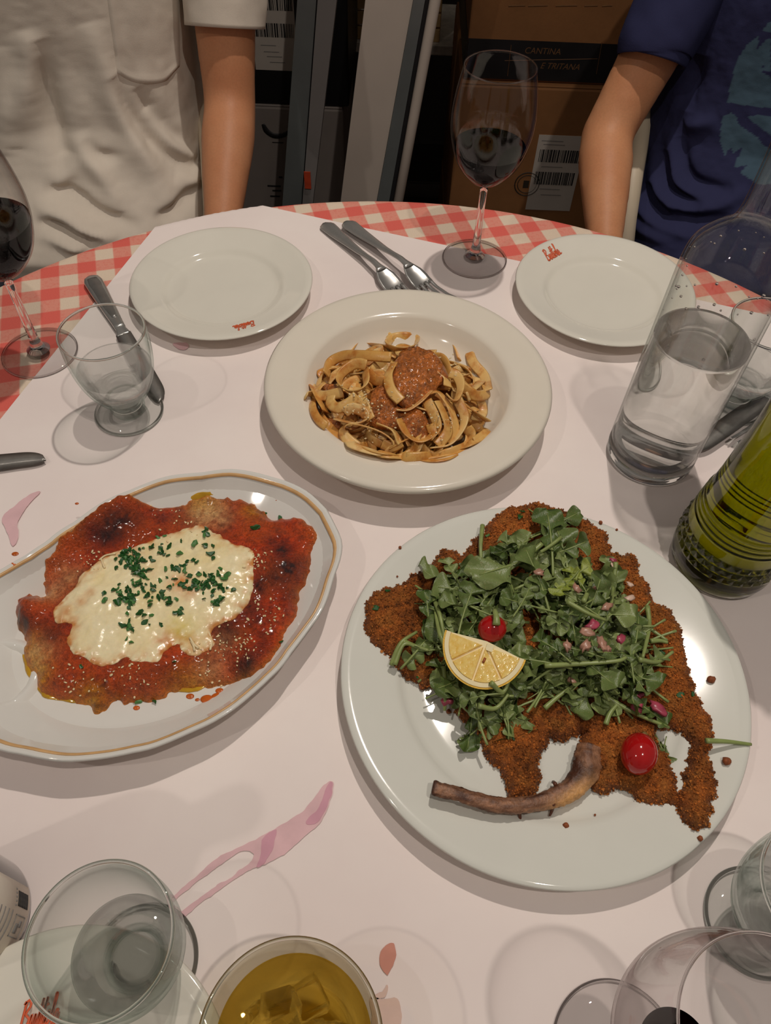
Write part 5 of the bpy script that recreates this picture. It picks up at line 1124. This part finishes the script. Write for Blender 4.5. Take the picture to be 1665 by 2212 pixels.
stems = [[(1176, 1438), (1250, 1434), (1330, 1428), (1352, 1420)], [(1176, 1530), (1205, 1505), (1240, 1480)], [(1300, 1500), (1370, 1540), (1445, 1572)], [(1225, 1300), (1270, 1325), (1308, 1340)], [(1398, 1310), (1402, 1350), (1395, 1390), (1388, 1420)], [(1330, 1320), (1390, 1350), (1441, 1384)], [(1380, 1425), (1420, 1430), (1453, 1408)], [(1042, 1135), (1038, 1180), (1040, 1230)], [(845, 1437), (865, 1390), (900, 1365)], [(852, 1436), (872, 1392), (905, 1400)], [(870, 1385), (895, 1395), (925, 1405)], [(1525, 1600), (1570, 1602), (1622, 1608)], [(930, 1280), (950, 1330), (965, 1420)], [(958, 1440), (962, 1490), (960, 1535)], [(1170, 1175), (1140, 1200), (1095, 1235)], [(1405, 1385), (1425, 1384), (1442, 1388)], [(1330, 1215), (1325, 1260), (1320, 1310)], [(1060, 1475), (1085, 1495), (1100, 1470)], [(1033, 1525), (1070, 1530), (1098, 1500)], [(970, 1410), (950, 1370), (938, 1310)], [(1308, 1565), (1318, 1540), (1335, 1520)], [(1260, 1300), (1275, 1260), (1262, 1220)]]
for k, st in enumerate(stems):
    h = [chop_top(*p)[2] - TZ + (sal_z(U(*p, .03)[None, :2])[0] * 1.15 + .004) for p in st]
    if k == 11: h = [.030, .027, .024]
    p = spline([U(*q, z) for q, z in zip(st, h)], 16); V, F = tube_data(p, np.linspace(.0021, .0012, 16), 8); wmesh('arugula_stem', V, F, stemm, sal)
dress = simple('shallot', srgb(176, 132, 112), 0.3, 0.2, 300, sss=0.1); pink = simple('red_onion', srgb(170, 70, 90), 0.3, 0.3, 200); pale = simple('garlic_bit', srgb(222, 190, 170), 0.35, 0.1, 200)
bits = [(1165, 1236, 4, dress), (1290, 1275, 5, dress), (1245, 1270, 4, dress), (1270, 1365, 5, dress), (1265, 1395, 5, dress), (1300, 1390, 5, dress), (1310, 1400, 4, dress), (1310, 1310, 4, dress), (1225, 1395, 4, dress), (1324, 1210, 3, pink), (1360, 1293, 4, pale), (1322, 1220, 2, pale), (1360, 1262, 3, pale), (1280, 1350, 5, pink), (1375, 1525, 6, pink), (1420, 1530, 6, pink), (968, 1512, 5, pink), (1340, 1380, 4, pink), (1235, 1470, 3, dress), (1380, 1500, 4, pink)]
for k, (x, y, s, m) in enumerate(bits):
    q = U(x, y, .03); z = chop_top(x, y)[2] - TZ + sal_z(q[None, :2])[0] * 1.25 + .003; q = U(x, y, z)
    bm = bmesh.new(); bmesh.ops.create_icosphere(bm, subdivisions=2, radius=s * .00062)
    for v in bm.verts: v.co = Vector((v.co.x * 1.7, v.co.y * 1.1, v.co.z * .5)) * (1 + .9 * mnoise.noise(v.co * 700 + Vector((k, 0, 0))))
    me = bpy.data.meshes.new('bit'); bm.to_mesh(me); bm.free(); link('shallot_bit', me, m, sal, Vector(q) - sal.location, (0, 0, k))
# pale hearts of leaf among the green
palem = leaf_mat('pale_leaf', srgb(138, 152, 60), srgb(160, 170, 84))
for k, (x, y, a_) in enumerate(((1238, 1248, .4), (1250, 1262, 2.0), (1228, 1262, 4.1))):
    me = lm[(k * 3 + 1) % 14].copy(); me.materials[0] = palem; place_leaf(x, y, a_, .034, 1.25, me, -.1, .3)
# ================================================================ tomatoes and lemon
tom = simple('tomato_skin', srgb(176, 22, 24), 0.10, 0.15, 30, sss=0.1, coat=0.4)
def tomato(label, px, py, z, rx, ry, rz, ang):
    c = U(px, py, z); t = thing('cherry_tomato', label, 'tomato', (c[0], c[1], c[2] - rz * .9), ang)
    bm = bmesh.new(); bmesh.ops.create_uvsphere(bm, u_segments=32, v_segments=20, radius=1.0)
    for v in bm.verts: v.co = Vector((v.co.x * rx, v.co.y * ry, v.co.z * rz))
    me = bpy.data.meshes.new('tomato'); bm.to_mesh(me); bm.free(); link('fruit', me, tom, t, (0, 0, rz * .9))
    lathe('stem_scar', [(0, .0008), (.0016, .0006), (.0022, 0), (0, -.0004)], simple('scar', srgb(120, 90, 40), 0.6), t, 12, (rx * .86, 0, rz * 1.35)); return t
tomato('red grape tomato lying beside the rib bone', 1380, 1628, .030, .0148, .0125, .0122, math.radians(70))
tomato('red grape tomato half buried in arugula behind the lemon wedge', 1063, 1358, .050, .0108, .0100, .0100, 0.3)
V, F = tube_data(spline([U(1068, 1318, .062), U(1072, 1335, .064), U(1072, 1350, .063)], 8), np.linspace(.0018, .0030, 8), 8); wmesh('arugula_stem', V, F, stemm, sal)
def lemon():
    A, B = U(962, 1360, .058), U(1136, 1426, .056); ctr = (A + B) / 2; R = float(np.linalg.norm(B - A)) / 2
    t = thing('lemon_wedge', 'lemon wedge lying cut face up on the arugula', 'lemon', tuple(ctr))
    X = Vector(B - A).normalized(); up = Vector((-.10, -.30, 1)).normalized(); Y = up.cross(X).normalized(); up = X.cross(Y).normalized(); Mx = Matrix((X, Y, up)).transposed().to_euler(); t.rotation_euler = Mx
    rind = simple('lemon_rind', srgb(226, 178, 40), 0.35, 0.12, 60, 0.3, bscale=900); pith = simple('lemon_pith', srgb(238, 224, 180), 0.6, 0.05, 80); flesh = None
    m, nt, b = newmat('lemon_flesh'); v = coords(nt); w_ = noise(nt, v, 260, 3); L(nt, ramp(nt, w_, [(0.3, srgb(232, 190, 88)), (0.7, srgb(244, 218, 138))]), b.inputs['Base Color']); b.inputs['Roughness'].default_value = .15; b.inputs['Subsurface Weight'].default_value = .25; b.inputs['Subsurface Radius'].default_value = (.006, .004, .001); bump(nt, b, w_, .35, .001)
    n = 40; aa = np.linspace(math.pi, 2 * math.pi, n); D = .016
    def shell(r0, r1, z0, z1, mat, name, yo=0.0, bulge=0.0):
        V = []; F = []
        for a in aa:
            for r, z in ((r0, z1), (r1, z1), (r1 - bulge, z0), (r0 - bulge if r0 > bulge else r0, z0)): V.append((r * math.cos(a), r * math.sin(a) * 1.04 + yo, z))
        for i in range(n - 1):
            for j in range(4): k = (j + 1) % 4; F.append((i * 4 + j, i * 4 + k, i * 4 + 4 + k, i * 4 + 4 + j))
        F += [(3, 2, 1, 0), (n * 4 - 4, n * 4 - 3, n * 4 - 2, n * 4 - 1)]; return link(name, mesh(V, F), mat, t, smooth=False)
    shell(R * .955, R, -D, -.0006, rind, 'rind', 0, .010); shell(R * .86, R * .957, -D, 0, pith, 'pith', 0, .010)
    # four flesh segments fanning out from the core
    cuts = np.linspace(math.pi, 2 * math.pi, 5)
    for s in range(4):
        a0, a1 = cuts[s] + .018, cuts[s + 1] - .018; V = []; F = []; k = 10
        ring = [(R * .06 * math.cos((a0 + a1) / 2), R * .06 * math.sin((a0 + a1) / 2) * 1.04)] + [(R * .855 * math.cos(a), R * .855 * math.sin(a) * 1.04) for a in np.linspace(a0, a1, k)]
        m_ = np.mean(ring, 0)
        for z, sc in ((-D + .002, .8), (-.0012, 1.0), (.0006, .93)): V += [(m_[0] + (x - m_[0]) * sc, m_[1] + (y - m_[1]) * sc, z) for x, y in ring]
        w_ = len(ring)
        for l in range(2):
            for j in range(w_): q = (j + 1) % w_; F.append((l * w_ + j, l * w_ + q, l * w_ + w_ + q, l * w_ + w_ + j))
        F += [tuple(range(2 * w_, 3 * w_)), tuple(range(w_ - 1, -1, -1))]; link('segment', mesh(V, F), m, t, smooth=False)
    V = []; F = []                                    # membrane behind the segments
    ring = [(0, .003)] + [(R * .87 * math.cos(a), R * .87 * math.sin(a) * 1.04) for a in aa]; w_ = len(ring)
    for z in (-D + .001, -.0014): V += [(x, y, z) for x, y in ring]
    F = [tuple(range(w_, 2 * w_)), tuple(range(w_ - 1, -1, -1))] + [(j, (j + 1) % w_, w_ + (j + 1) % w_, w_ + j) for j in range(w_)]; link('membrane', mesh(V, F), pith, t, smooth=False)
    V, F = box_data(R * .12, -.001, -.0006, R * .16, .005, .003); link('core', mesh(V, F), pith, t, smooth=False)
    V, F = tube_data([(R * .10, -.009, .0002), (R * .085, -.013, .0002)], .0012, 6); link('seed_hollow', mesh(V, F), simple('seed_brown', srgb(150, 80, 30), .5), t)
lemon()
# ================================================================ the two diners
from mathutils.bvhtree import BVHTree
def sweep(bm, pts, rads, sq=(1, 1, 1), step=0.5):
    """chain of overlapping balls with tapering radius"""
    for (a, b, ra, rb) in zip(pts[:-1], pts[1:], rads[:-1], rads[1:]):
        a, b = np.array(a, float), np.array(b, float); n = max(2, int(np.linalg.norm(b - a) / (min(ra, rb) * step)) + 1)
        for i in range(n + 1):
            f = i / n; c = a + (b - a) * f; r = ra + (rb - ra) * f
            M_ = Matrix.Translation(Vector(c)) @ Matrix.Diagonal((sq[0] * r, sq[1] * r, sq[2] * r, 1)); bmesh.ops.create_icosphere(bm, subdivisions=2, radius=1.0, matrix=M_)
def remeshed(name, bm, voxel, mat, parent, smooth=6):
    me = bpy.data.meshes.new(name); bm.to_mesh(me); bm.free(); o = bpy.data.objects.new(name, me); COL.objects.link(o)
    m = o.modifiers.new('r', 'REMESH'); m.mode = 'VOXEL'; m.voxel_size = voxel; s = o.modifiers.new('s', 'SMOOTH'); s.factor = 0.5; s.iterations = smooth
    me2 = bpy.data.meshes.new_from_object(o.evaluated_get(bpy.context.evaluated_depsgraph_get())); bpy.data.objects.remove(o)
    V = np.zeros(len(me2.vertices) * 3); me2.vertices.foreach_get('co', V); V = V.reshape(-1, 3) - np.array(parent.location); me2.vertices.foreach_set('co', V.ravel()); me2.update(); me2.materials.clear()
    return link(name, me2, mat, parent)
def skin_mat(name, col):
    m, nt, b = newmat(name); v = coords(nt); n = noise(nt, v, 18, 3); f = noise(nt, v, 350, 3)
    c = ramp(nt, n, [(0.3, tuple(x * y for x, y in zip(col, (0.92, 0.84, 0.80)))), (0.7, col)]); L(nt, mixc(nt, 1.0, c, ramp(nt, f, [(0.3, (0.94,) * 3), (0.7, (1.04,) * 3)]), 'MULTIPLY'), b.inputs['Base Color'])
    b.inputs['Roughness'].default_value = 0.5; b.inputs['Subsurface Weight'].default_value = 0.12; b.inputs['Subsurface Radius'].default_value = (0.012, 0.005, 0.003); b.inputs['Specular IOR Level'].default_value = 0.3
    bump(nt, b, f, 0.12, 0.0006); return m
def loft_torso(rings, nseg=260, nz=240):
    R = np.array(rings); z = np.linspace(R[0, 0], R[-1, 0], nz); out = []
    q = np.stack([np.interp(z, R[:, 0], R[:, k]) for k in range(1, 5)], 1)
    for _ in range(6): q[1:-1] = (q[:-2] + 2 * q[1:-1] + q[2:]) / 4
    a = np.linspace(0, 2 * np.pi, nseg, endpoint=False); ca, sa = np.cos(a), np.sin(a); e = 0.82
    X = q[:, 0:1] + q[:, 2:3] * np.sign(ca) * np.abs(ca) ** e; Y = q[:, 1:2] + q[:, 3:4] * np.sign(sa) * np.abs(sa) ** e
    V = np.stack([X, Y, np.repeat(z[:, None], nseg, 1)], -1).reshape(-1, 3)
    F = [(i * nseg + j, i * nseg + (j + 1) % nseg, (i + 1) * nseg + (j + 1) % nseg, (i + 1) * nseg + j) for i in range(nz - 1) for j in range(nseg)]
    F.append(tuple(range((nz - 1) * nseg, nz * nseg))); N = V - np.stack([np.repeat(q[:, 0], nseg), np.repeat(q[:, 1], nseg), V[:, 2]], 1); N /= np.linalg.norm(N, axis=1)[:, None] + 1e-9
    return V, F, N
def seg_dist(P, line):
    best = np.full(len(P), 1e9); par = np.zeros(len(P)); n_ = len(line) - 1
    for k_i, (a, b) in enumerate(zip(line[:-1], line[1:])):
        a, b = np.array(a, float), np.array(b, float); d = b - a; t_ = np.clip(((P - a) @ d) / (d @ d), 0, 1); e = np.hypot(*(P - a - t_[:, None] * d).T); m = e < best; best[m] = e[m]; par[m] = (k_i + t_[m]) / n_
    return best, par
FA = 1.9
def folded(V, N, folds, scale, wr=0.0026):
    """push cloth in and out along hand-placed creases plus fine wrinkles"""
    front = ((CAM - V) * N).sum(1) > 0; p = PX(V); d = np.zeros(len(V))
    for amp, wd, line in folds:
        ln = spline(np.array(line, float) * scale, 14); sd_, pr_ = seg_dist(p, ln); d += FA * amp * np.exp(-(sd_ / (wd * 1.25)) ** 2) * np.sin(np.pi * np.clip(pr_, .0, 1)) ** .7 * front
    d += wr * fnoise(V * np.array([1, 1, .6]), 28, 3.0, 3) + 0.0005 * fnoise(V, 120, 5.0, 2); return V + N * d[:, None]
def sleeve_data(path, rads, seg=40, wr=0.003, seed=1.0):
    p = spline(path, 46); R = np.interp(np.linspace(0, 1, 46), np.linspace(0, 1, len(rads)), rads); V, F = tube_data(p, R, seg, 1.0, cap=False); V = np.array(V); c = np.repeat(p, seg, 0); n = V - c; n /= np.linalg.norm(n, axis=1)[:, None]
    V = V + n * (wr * fnoise(V, 22, seed, 3))[:, None]; k = len(V); inner = c[-seg:] + n[-seg:] * (R[-1] - .004); inner2 = c[-3 * seg:-2 * seg] + n[-3 * seg:-2 * seg] * (R[-3] - .005); V = np.vstack([V, inner, inner2])
    for j in range(seg): q = (j + 1) % seg; F += [(k - seg + j, k - seg + q, k + q, k + j), (k + j, k + q, k + seg + q, k + seg + j)]
    return V, F
def hand(bm, wrist, d, side, curl=(0, 0, -1)):
    """palm and five bent fingers"""
    d = np.array(d, float); d /= np.linalg.norm(d); cu = np.array(curl, float); s = np.cross(d, cu); s /= np.linalg.norm(s); w_ = np.array(wrist)
    palm = w_ + d * .055
    for k in (-1.0, -.35, .35, 1.0): sweep(bm, [w_, w_ + d * .04 + s * k * .018, w_ + d * .088 + s * k * .030], [.020, .017, .0125])
    for k, ln in ((-1.0, .060), (-.35, .074), (.35, .080), (1.0, .072)):
        a = w_ + d * .088 + s * k * .030; b = a + d * ln * .45 + s * k * .002; c = b + (d * .75 + cu * .6) * ln * .33; e = c + (d * .35 + cu * .9) * ln * .27; sweep(bm, [a, b, c, e], [.0105, .0092, .0085, .0075])
    a = w_ + d * .03 + s * side * .026; b = a + (d * .55 + s * side * .8) * .035; c = b + (d * .85 + s * side * .3 + cu * .3) * .032; sweep(bm, [a, b, c], [.014, .0105, .0088])
def face_bits(t, s):
    e = lathe('eye', [(0, -.0075), (.0055, -.0055), (.0080, 0), (.0055, .0055), (0, .0075)], simple('eye_white', (.62, .58, .54), .25), t, 16, (s * .030, -.1005, 1.300))
    lathe('iris', [(0, .0002), (.0035, 0), (.0035, -.002), (0, -.002)], simple('iris_brown', (.04, .022, .012), .2), e, 14, (0, -.0078, 0)).rotation_euler = (math.pi / 2, 0, 0)
    p = [(s * (.016 + .009 * k), -.107 + .0022 * k * k * .6, 1.318 + .003 * math.sin(k)) for k in range(4)]; V, F = tube_data(spline(p, 10), [.0022] * 10, 6, .6); link('eyebrow', mesh(V, F), simple('brow', (.05, .032, .02), .8), t)
    if s > 0: V, F = tube_data(spline([(-.022, -.113, 1.222), (-.008, -.1185, 1.224), (.008, -.1185, 1.224), (.022, -.113, 1.222)], 14), np.r_[.001, [.0042] * 12, .001], 8, .8); link('lips', mesh(V, F), simple('lip', srgb(168, 98, 84), .45), t)
def person(label, cx, cy, near, far, skin, cloth_mat, rings, folds, fscale, sleeve_n, sleeve_f, hairc, colf=None):
    t = thing('person', label, 'person', (cx, cy, 0.0))
    bm = bmesh.new()
    sweep(bm, [(cx, cy + .02, .53), (cx, cy, .66), (cx, cy, .80), (cx, cy, .94)], [.150, .135, .145, .150], (1.05, .72, 1))
    sweep(bm, [(cx - .17, cy, .965), (cx, cy, .985), (cx + .17, cy, .965)], [.052, .080, .052])
    sweep(bm, [(cx, cy, 1.04), (cx, cy - .015, 1.15), (cx, cy - .025, 1.20)], [.062, .055, .058])
    sweep(bm, [(cx, cy - .02, 1.29), (cx, cy - .018, 1.30)], [.094, .094], (.82, 1.0, 1.18)); sweep(bm, [(cx, cy - .06, 1.215), (cx, cy - .065, 1.225)], [.045, .050], (1, .9, .9))
    sweep(bm, [(cx, cy - .108, 1.305), (cx, cy - .128, 1.262)], [.010, .015]); sweep(bm, [(cx - .016, cy - .108, 1.222), (cx + .016, cy - .108, 1.222)], [.010, .010], (1, .8, .7))
    for s in (-1, 1): sweep(bm, [(cx + s * .079, cy - .005, 1.31), (cx + s * .081, cy - .002, 1.27)], [.018, .013], (.45, 1, 1.2))
    for arm, sd in ((near, 1), (far, -1)):
        sh_, el, wr = [np.array(p) for p in arm[0]]; sweep(bm, [sh_, (sh_ + el) / 2, el + (sh_ - el) * .12, el], [.056, .047, .041, .040]); fo = wr - el
        sweep(bm, [el, el + fo * .25, el + fo * .6, wr], [.040, .0425, .036, .0265]); hand(bm, wr, arm[1], sd, arm[2])
    for s in (-1, 1): sweep(bm, [(cx + s * .09, cy + .02, .525), (cx + s * .12, cy - .22, .515), (cx + s * .14, cy - .42, .50)], [.075, .066, .054]); sweep(bm, [(cx + s * .14, cy - .42, .50), (cx + s * .14, cy - .40, .32), (cx + s * .14, cy - .37, .10)], [.056, .054, .038])
    for s in (-1, 1): sweep(bm, [(cx + s * .14, cy - .37, .06), (cx + s * .145, cy - .50, .04)], [.042, .034])
    remeshed('body', bm, 0.0085, skin, t, 8)
    bm = bmesh.new()
    for s in (-1, 1): sweep(bm, [(cx + s * .085, cy + .03, .54), (cx + s * .12, cy - .22, .52), (cx + s * .14, cy - .425, .505)], [.088, .074, .064]); sweep(bm, [(cx + s * .14, cy - .425, .505), (cx + s * .14, cy - .40, .32), (cx + s * .14, cy - .37, .11)], [.070, .067, .058])
    sweep(bm, [(cx - .05, cy + .03, .57), (cx + .05, cy + .03, .57)], [.115, .115]); remeshed('trousers', bm, 0.014, simple('dark_denim', srgb(38, 42, 54), 0.8, 0.2, 60), t)
    for s in (-1, 1):
        bm = bmesh.new(); sweep(bm, [(cx + s * .14, cy - .36, .062), (cx + s * .143, cy - .45, .055), (cx + s * .147, cy - .54, .046)], [.056, .052, .042], (.9, 1, .95)); remeshed('shoe', bm, 0.012, simple('dark_shoe', (0.03, 0.028, 0.026), 0.5), t)
    bm = bmesh.new(); sweep(bm, [(cx, cy + .004, 1.325), (cx, cy + .006, 1.33)], [.100, .100], (.86, .98, 1.12)); sweep(bm, [(cx, cy - .045, 1.395), (cx, cy - .02, 1.40)], [.05, .05], (1.2, 1, .6))
    o = remeshed('hair', bm, 0.009, simple(hairc[0], hairc[1], 0.6, 0.4, 120, 0.5), t, 3)
    bm = bmesh.new(); bm.from_mesh(o.data); bmesh.ops.delete(bm, geom=[v for v in bm.verts if v.co.y < -.035 and v.co.z < 1.355 or v.co.z < 1.25], context='VERTS'); bm.to_mesh(o.data); bm.free()
    for s in (-1, 1): face_bits(t, s)
    V, F, N = loft_torso(rings, *((460, 380) if colf else (260, 240))); V = folded(V, N, folds, fscale); parts = [(list(V), F)]
    for sp_, rads, sd in ((sleeve_n[0], sleeve_n[1], 2.0), (sleeve_f[0], sleeve_f[1], 4.0)): q = sleeve_data(sp_, rads, seed=sd); parts.append((list(q[0]), q[1]))
    AV, AF = join(*parts); cols = colf(np.array(AV)) if colf else None
    sh_o = wmesh('t_shirt', AV, AF, cloth_mat, t, cols); return t, BVHTree.FromPolygons([Vector(v) for v in V], [f for f in F if len(f) == 4]), sh_o
def cloth(name, col, attr=False):
    m, nt, b = newmat(name); v = coords(nt); n = noise(nt, v, 900, 2); f = noise(nt, v, 30, 3)
    base = nd(nt, 'ShaderNodeAttribute', attribute_name='Col').outputs['Color'] if attr else None
    sh_ = ramp(nt, f, [(0.3, (0.95,) * 3), (0.7, (1.03,) * 3)])
    L(nt, mixc(nt, 1.0, base if attr else tuple(col), sh_, 'MULTIPLY'), b.inputs['Base Color']); b.inputs['Roughness'].default_value = 0.85; b.inputs['Specular IOR Level'].default_value = 0.15
    bump(nt, b, n, 0.25, 0.0006); return m
# ---- person in white
Y = 1.16
def at(px, py, Y): return tuple(UY(px, py, Y))
lel, lwr = at(497, 232, 1.16), at(482, 455, 1.01); _d = np.array(at(484, 10, 1.205)) - np.array(lel); lsh = tuple(np.array(lel) + _d * (.965 - lel[2]) / _d[2]); lwr2 = tuple(np.array(lwr) + (np.array(lwr) - np.array(lel)) * .18)
lfel, lfwr = (-.79, 1.17, .69), at(150, 548, 1.02)
ringsL = [(.54, -.53, 1.25, .245, .27), (.575, -.53, 1.245, .255, .265), (.61, -.535, 1.245, .245, .235), (.66, -.54, 1.255, .232, .190), (.72, -.54, 1.265, .225, .162), (.80, -.54, 1.27, .222, .15), (.91, -.54, 1.275, .225, .15), (.965, -.54, 1.28, .242, .138), (1.005, -.54, 1.28, .240, .118), (1.035, -.54, 1.28, .200, .100), (1.065, -.54, 1.28, .130, .088), (1.085, -.54, 1.278, .088, .080), (1.10, -.54, 1.275, .072, .074)]
FL = [(.010, 22, [(560, 150), (640, 420), (760, 720), (900, 980), (1010, 1180), (1120, 1400)]), (-.010, 18, [(250, 250), (300, 520), (350, 780), (410, 1020), (480, 1240)]), (.008, 22, [(150, 200), (200, 380), (150, 700), (110, 950)]), (-.008, 16, [(700, 480), (820, 720), (980, 920), (1240, 1100)]), (-.007, 14, [(880, 560), (1040, 800), (1240, 960)]), (.007, 14, [(960, 700), (1100, 920), (1260, 1020)]),
      (.012, 18, [(220, 1330), (400, 1340), (560, 1450), (760, 1530)]), (-.012, 14, [(280, 1250), (470, 1265), (640, 1390), (920, 1470)]), (.006, 14, [(340, 1190), (440, 1100), (420, 1000)]), (.006, 16, [(1130, 1120), (1220, 1150), (1300, 1100)]), (-.008, 14, [(1000, 1420), (1150, 1330), (1280, 1200)]), (.007, 16, [(480, 860), (560, 1000), (700, 1200), (760, 1380)]), (-.006, 12, [(520, 900), (640, 1000), (780, 1010)]), (.009, 14, [(300, 1480), (460, 1560), (560, 1580)]), (-.008, 12, [(260, 1420), (420, 1480), (640, 1570)]), (.006, 20, [(20, 300), (40, 700), (20, 1000)])]
skinL = skin_mat('tan_skin', srgb(196, 138, 100))
pl, bvL, shL = person('seated person in a white t-shirt with a chest pocket', -.54, 1.28, ((lsh, lel, lwr2), (-.25, -.75, -.55), (0, .3, -1)), (((-.75, 1.28, .97), lfel, lfwr), (.7, -.6, -.3), (0, .3, -1)), skinL, cloth('white_cotton', srgb(212, 202, 188)), ringsL, FL, 0.3363,
   ([(-.43, 1.28, .975), tuple(np.array(lsh) + np.array([-.015, .01, .015])), tuple(np.array(lel) + (np.array(lsh) - np.array(lel)) * .72), tuple(np.array(lel) + (np.array(lsh) - np.array(lel)) * .42)], [.046, .066, .060, .057]), ([(-.65, 1.28, .975), (-.745, 1.268, .975), (-.775, 1.235, .90), (-.782, 1.225, .86)], [.046, .066, .064, .062]), ('brown_hair', srgb(70, 48, 32)))
# chest pocket, a patch of cloth standing off the shirt front
pk = [(222, -60), (380, -60), (392, 138), (352, 184), (276, 178), (252, 160)]; nu, nv = 26, 34; V = []; idx = {}
def pocket_pt(u, v):
    yb = 158 + 26 * (1 - abs(2 * u - 1) ** 2.2) * 1.0 - 20 * (u > .75) * (u - .75) * 4; x = (222 + 30 * v) * (1 - u) + (386 + 4 * v) * u; return x, -60 + v * (yb + 60)
for i in range(nv):
    for j in range(nu):
        x, y = pocket_pt(j / (nu - 1), i / (nv - 1)); h = bvL.ray_cast(Vector(CAM), Vector(ray(x, y)).normalized()); n_ = h[1] if h[1].dot(Vector(CAM) - h[0]) > 0 else -h[1]; edge = i == nv - 1 or j in (0, nu - 1); seam = i in (nv - 2, nv - 3) or j in (1, 2, nu - 2, nu - 3)
        V.append(np.array(h[0] + n_ * (-.001 if edge else (.0034 if seam else .0024))))
F = [(i * nu + j, i * nu + j + 1, (i + 1) * nu + j + 1, (i + 1) * nu + j) for i in range(nv - 1) for j in range(nu - 1)]
wmesh('chest_pocket', V, F, shL.data.materials[0], pl)
# ---- person in navy
FA = 1.3
rel, rwr = at(1308, 296, 1.16), at(1306, 492, 1.01); rwr2 = tuple(np.array(rwr) + (np.array(rwr) - np.array(rel)) * .18)
ringsR = [(.54, .625, 1.25, .25, .27), (.575, .625, 1.245, .262, .265), (.61, .625, 1.245, .255, .235), (.66, .625, 1.255, .240, .190), (.72, .625, 1.265, .230, .162), (.80, .625, 1.27, .222, .15), (.91, .625, 1.275, .225, .15), (.965, .625, 1.28, .242, .138), (1.005, .625, 1.28, .240, .118), (1.035, .625, 1.28, .200, .100), (1.065, .625, 1.28, .130, .088), (1.085, .625, 1.278, .088, .080), (1.10, .625, 1.275, .072, .074)]
z4r = 465 / 1659
FR = [(.012, 13, [(790, 1120), (780, 1350), (860, 1500), (1000, 1600), (1300, 1560), (1500, 1460)]), (-.012, 11, [(850, 1150), (870, 1400), (960, 1500), (1150, 1590)]), (.010, 12, [(900, 980), (920, 1250), (1010, 1450), (1250, 1530)]), (-.010, 12, [(960, 1050), (990, 1300), (1100, 1420), (1380, 1480)]), (.010, 12, [(690, 1250), (640, 1480), (720, 1650), (900, 1760), (1100, 1820)]), (-.010, 12, [(720, 1400), (740, 1560), (860, 1700), (1080, 1780)]), (-.010, 14, [(900, 1600), (1100, 1700), (1400, 1690)]), (.008, 12, [(560, 1650), (700, 1780), (900, 1880)]), (.008, 14, [(1000, 980), (1100, 960), (1250, 930)]), (-.008, 16, [(1100, 420), (1060, 600), (1000, 850)])]
def off(p): return [(1200 / z4r + x, y) for x, y in p]
FR = [(a, w_, off(l)) for a, w_, l in FR]
zr = lambda p: np.array([(1200 + x * z4r, y * z4r) for x, y in p])
PRINT = [zr(p) for p in ([(1325, 790), (1340, 680), (1375, 540), (1410, 440), (1470, 350), (1560, 275), (1560, 340), (1530, 400), (1580, 350), (1640, 290), (1659, 300), (1659, 560), (1600, 540), (1600, 480), (1590, 560), (1659, 590), (1700, 840), (1480, 815)], [(1275, 960), (1300, 890), (1350, 870), (1395, 900), (1410, 960), (1480, 1010), (1560, 1060), (1600, 1120), (1659, 1150), (1740, 1300), (1659, 1420), (1560, 1420), (1420, 1330), (1480, 1270), (1370, 1295), (1440, 1130), (1370, 1180), (1350, 1130), (1300, 1200), (1265, 1080)], [(1480, 900), (1560, 885), (1700, 900), (1700, 1070), (1600, 1000), (1520, 940)], [(1600, 240), (1620, 190), (1700, 140), (1700, 260)])]
def navy(V):
    c = np.repeat(np.array(srgb(46, 48, 80))[None], len(V), 0); p = PX(V); fr = V[:, 1] < 1.30
    for q in PRINT: m = inside(q, p) & fr; c[m] = srgb(70, 92, 108)
    return c
skinR = skin_mat('fair_skin', srgb(204, 146, 106))
person('seated person in a navy t-shirt with a pale blue print', .625, 1.28, (((.43, 1.28, .97), rel, rwr2), (.25, -.75, -.55), (0, .3, -1)), (((.82, 1.28, .97), (.87, 1.18, .70), (.75, 1.06, .62)), (-.8, -.35, -.35), (0, .3, -1)), skinR, cloth('navy_cotton', None, True), ringsR, FR, z4r,
   ([(.515, 1.28, .975), (.425, 1.262, .975), at(1432, 70, 1.20), at(1409, 130, 1.185)], [.046, .064, .055, .0495]), ([(.735, 1.28, .975), (.825, 1.268, .975), (.845, 1.235, .90), (.852, 1.225, .86)], [.046, .066, .064, .062]), ('dark_hair', srgb(46, 34, 26)), navy)
# glass bends lamp light on to the table: mark casters and receivers
for o in bpy.data.objects:
    if o.type == 'MESH' and o.data.materials and o.data.materials[0]:
        n = o.data.materials[0].name
        if n in ('clear_glass', 'greenish_glass', 'stem_glass', 'water', 'red_wine', 'amber_drink', 'olive_oil', 'oil_glass'): o.cycles.is_caustics_caster = True
        if n in ('table_paper', 'red_gingham', 'cool_china', 'white_china', 'platter_china'): o.cycles.is_caustics_receiver = True
    if o.type == 'LIGHT': o.data.cycles.is_caustics_light = True
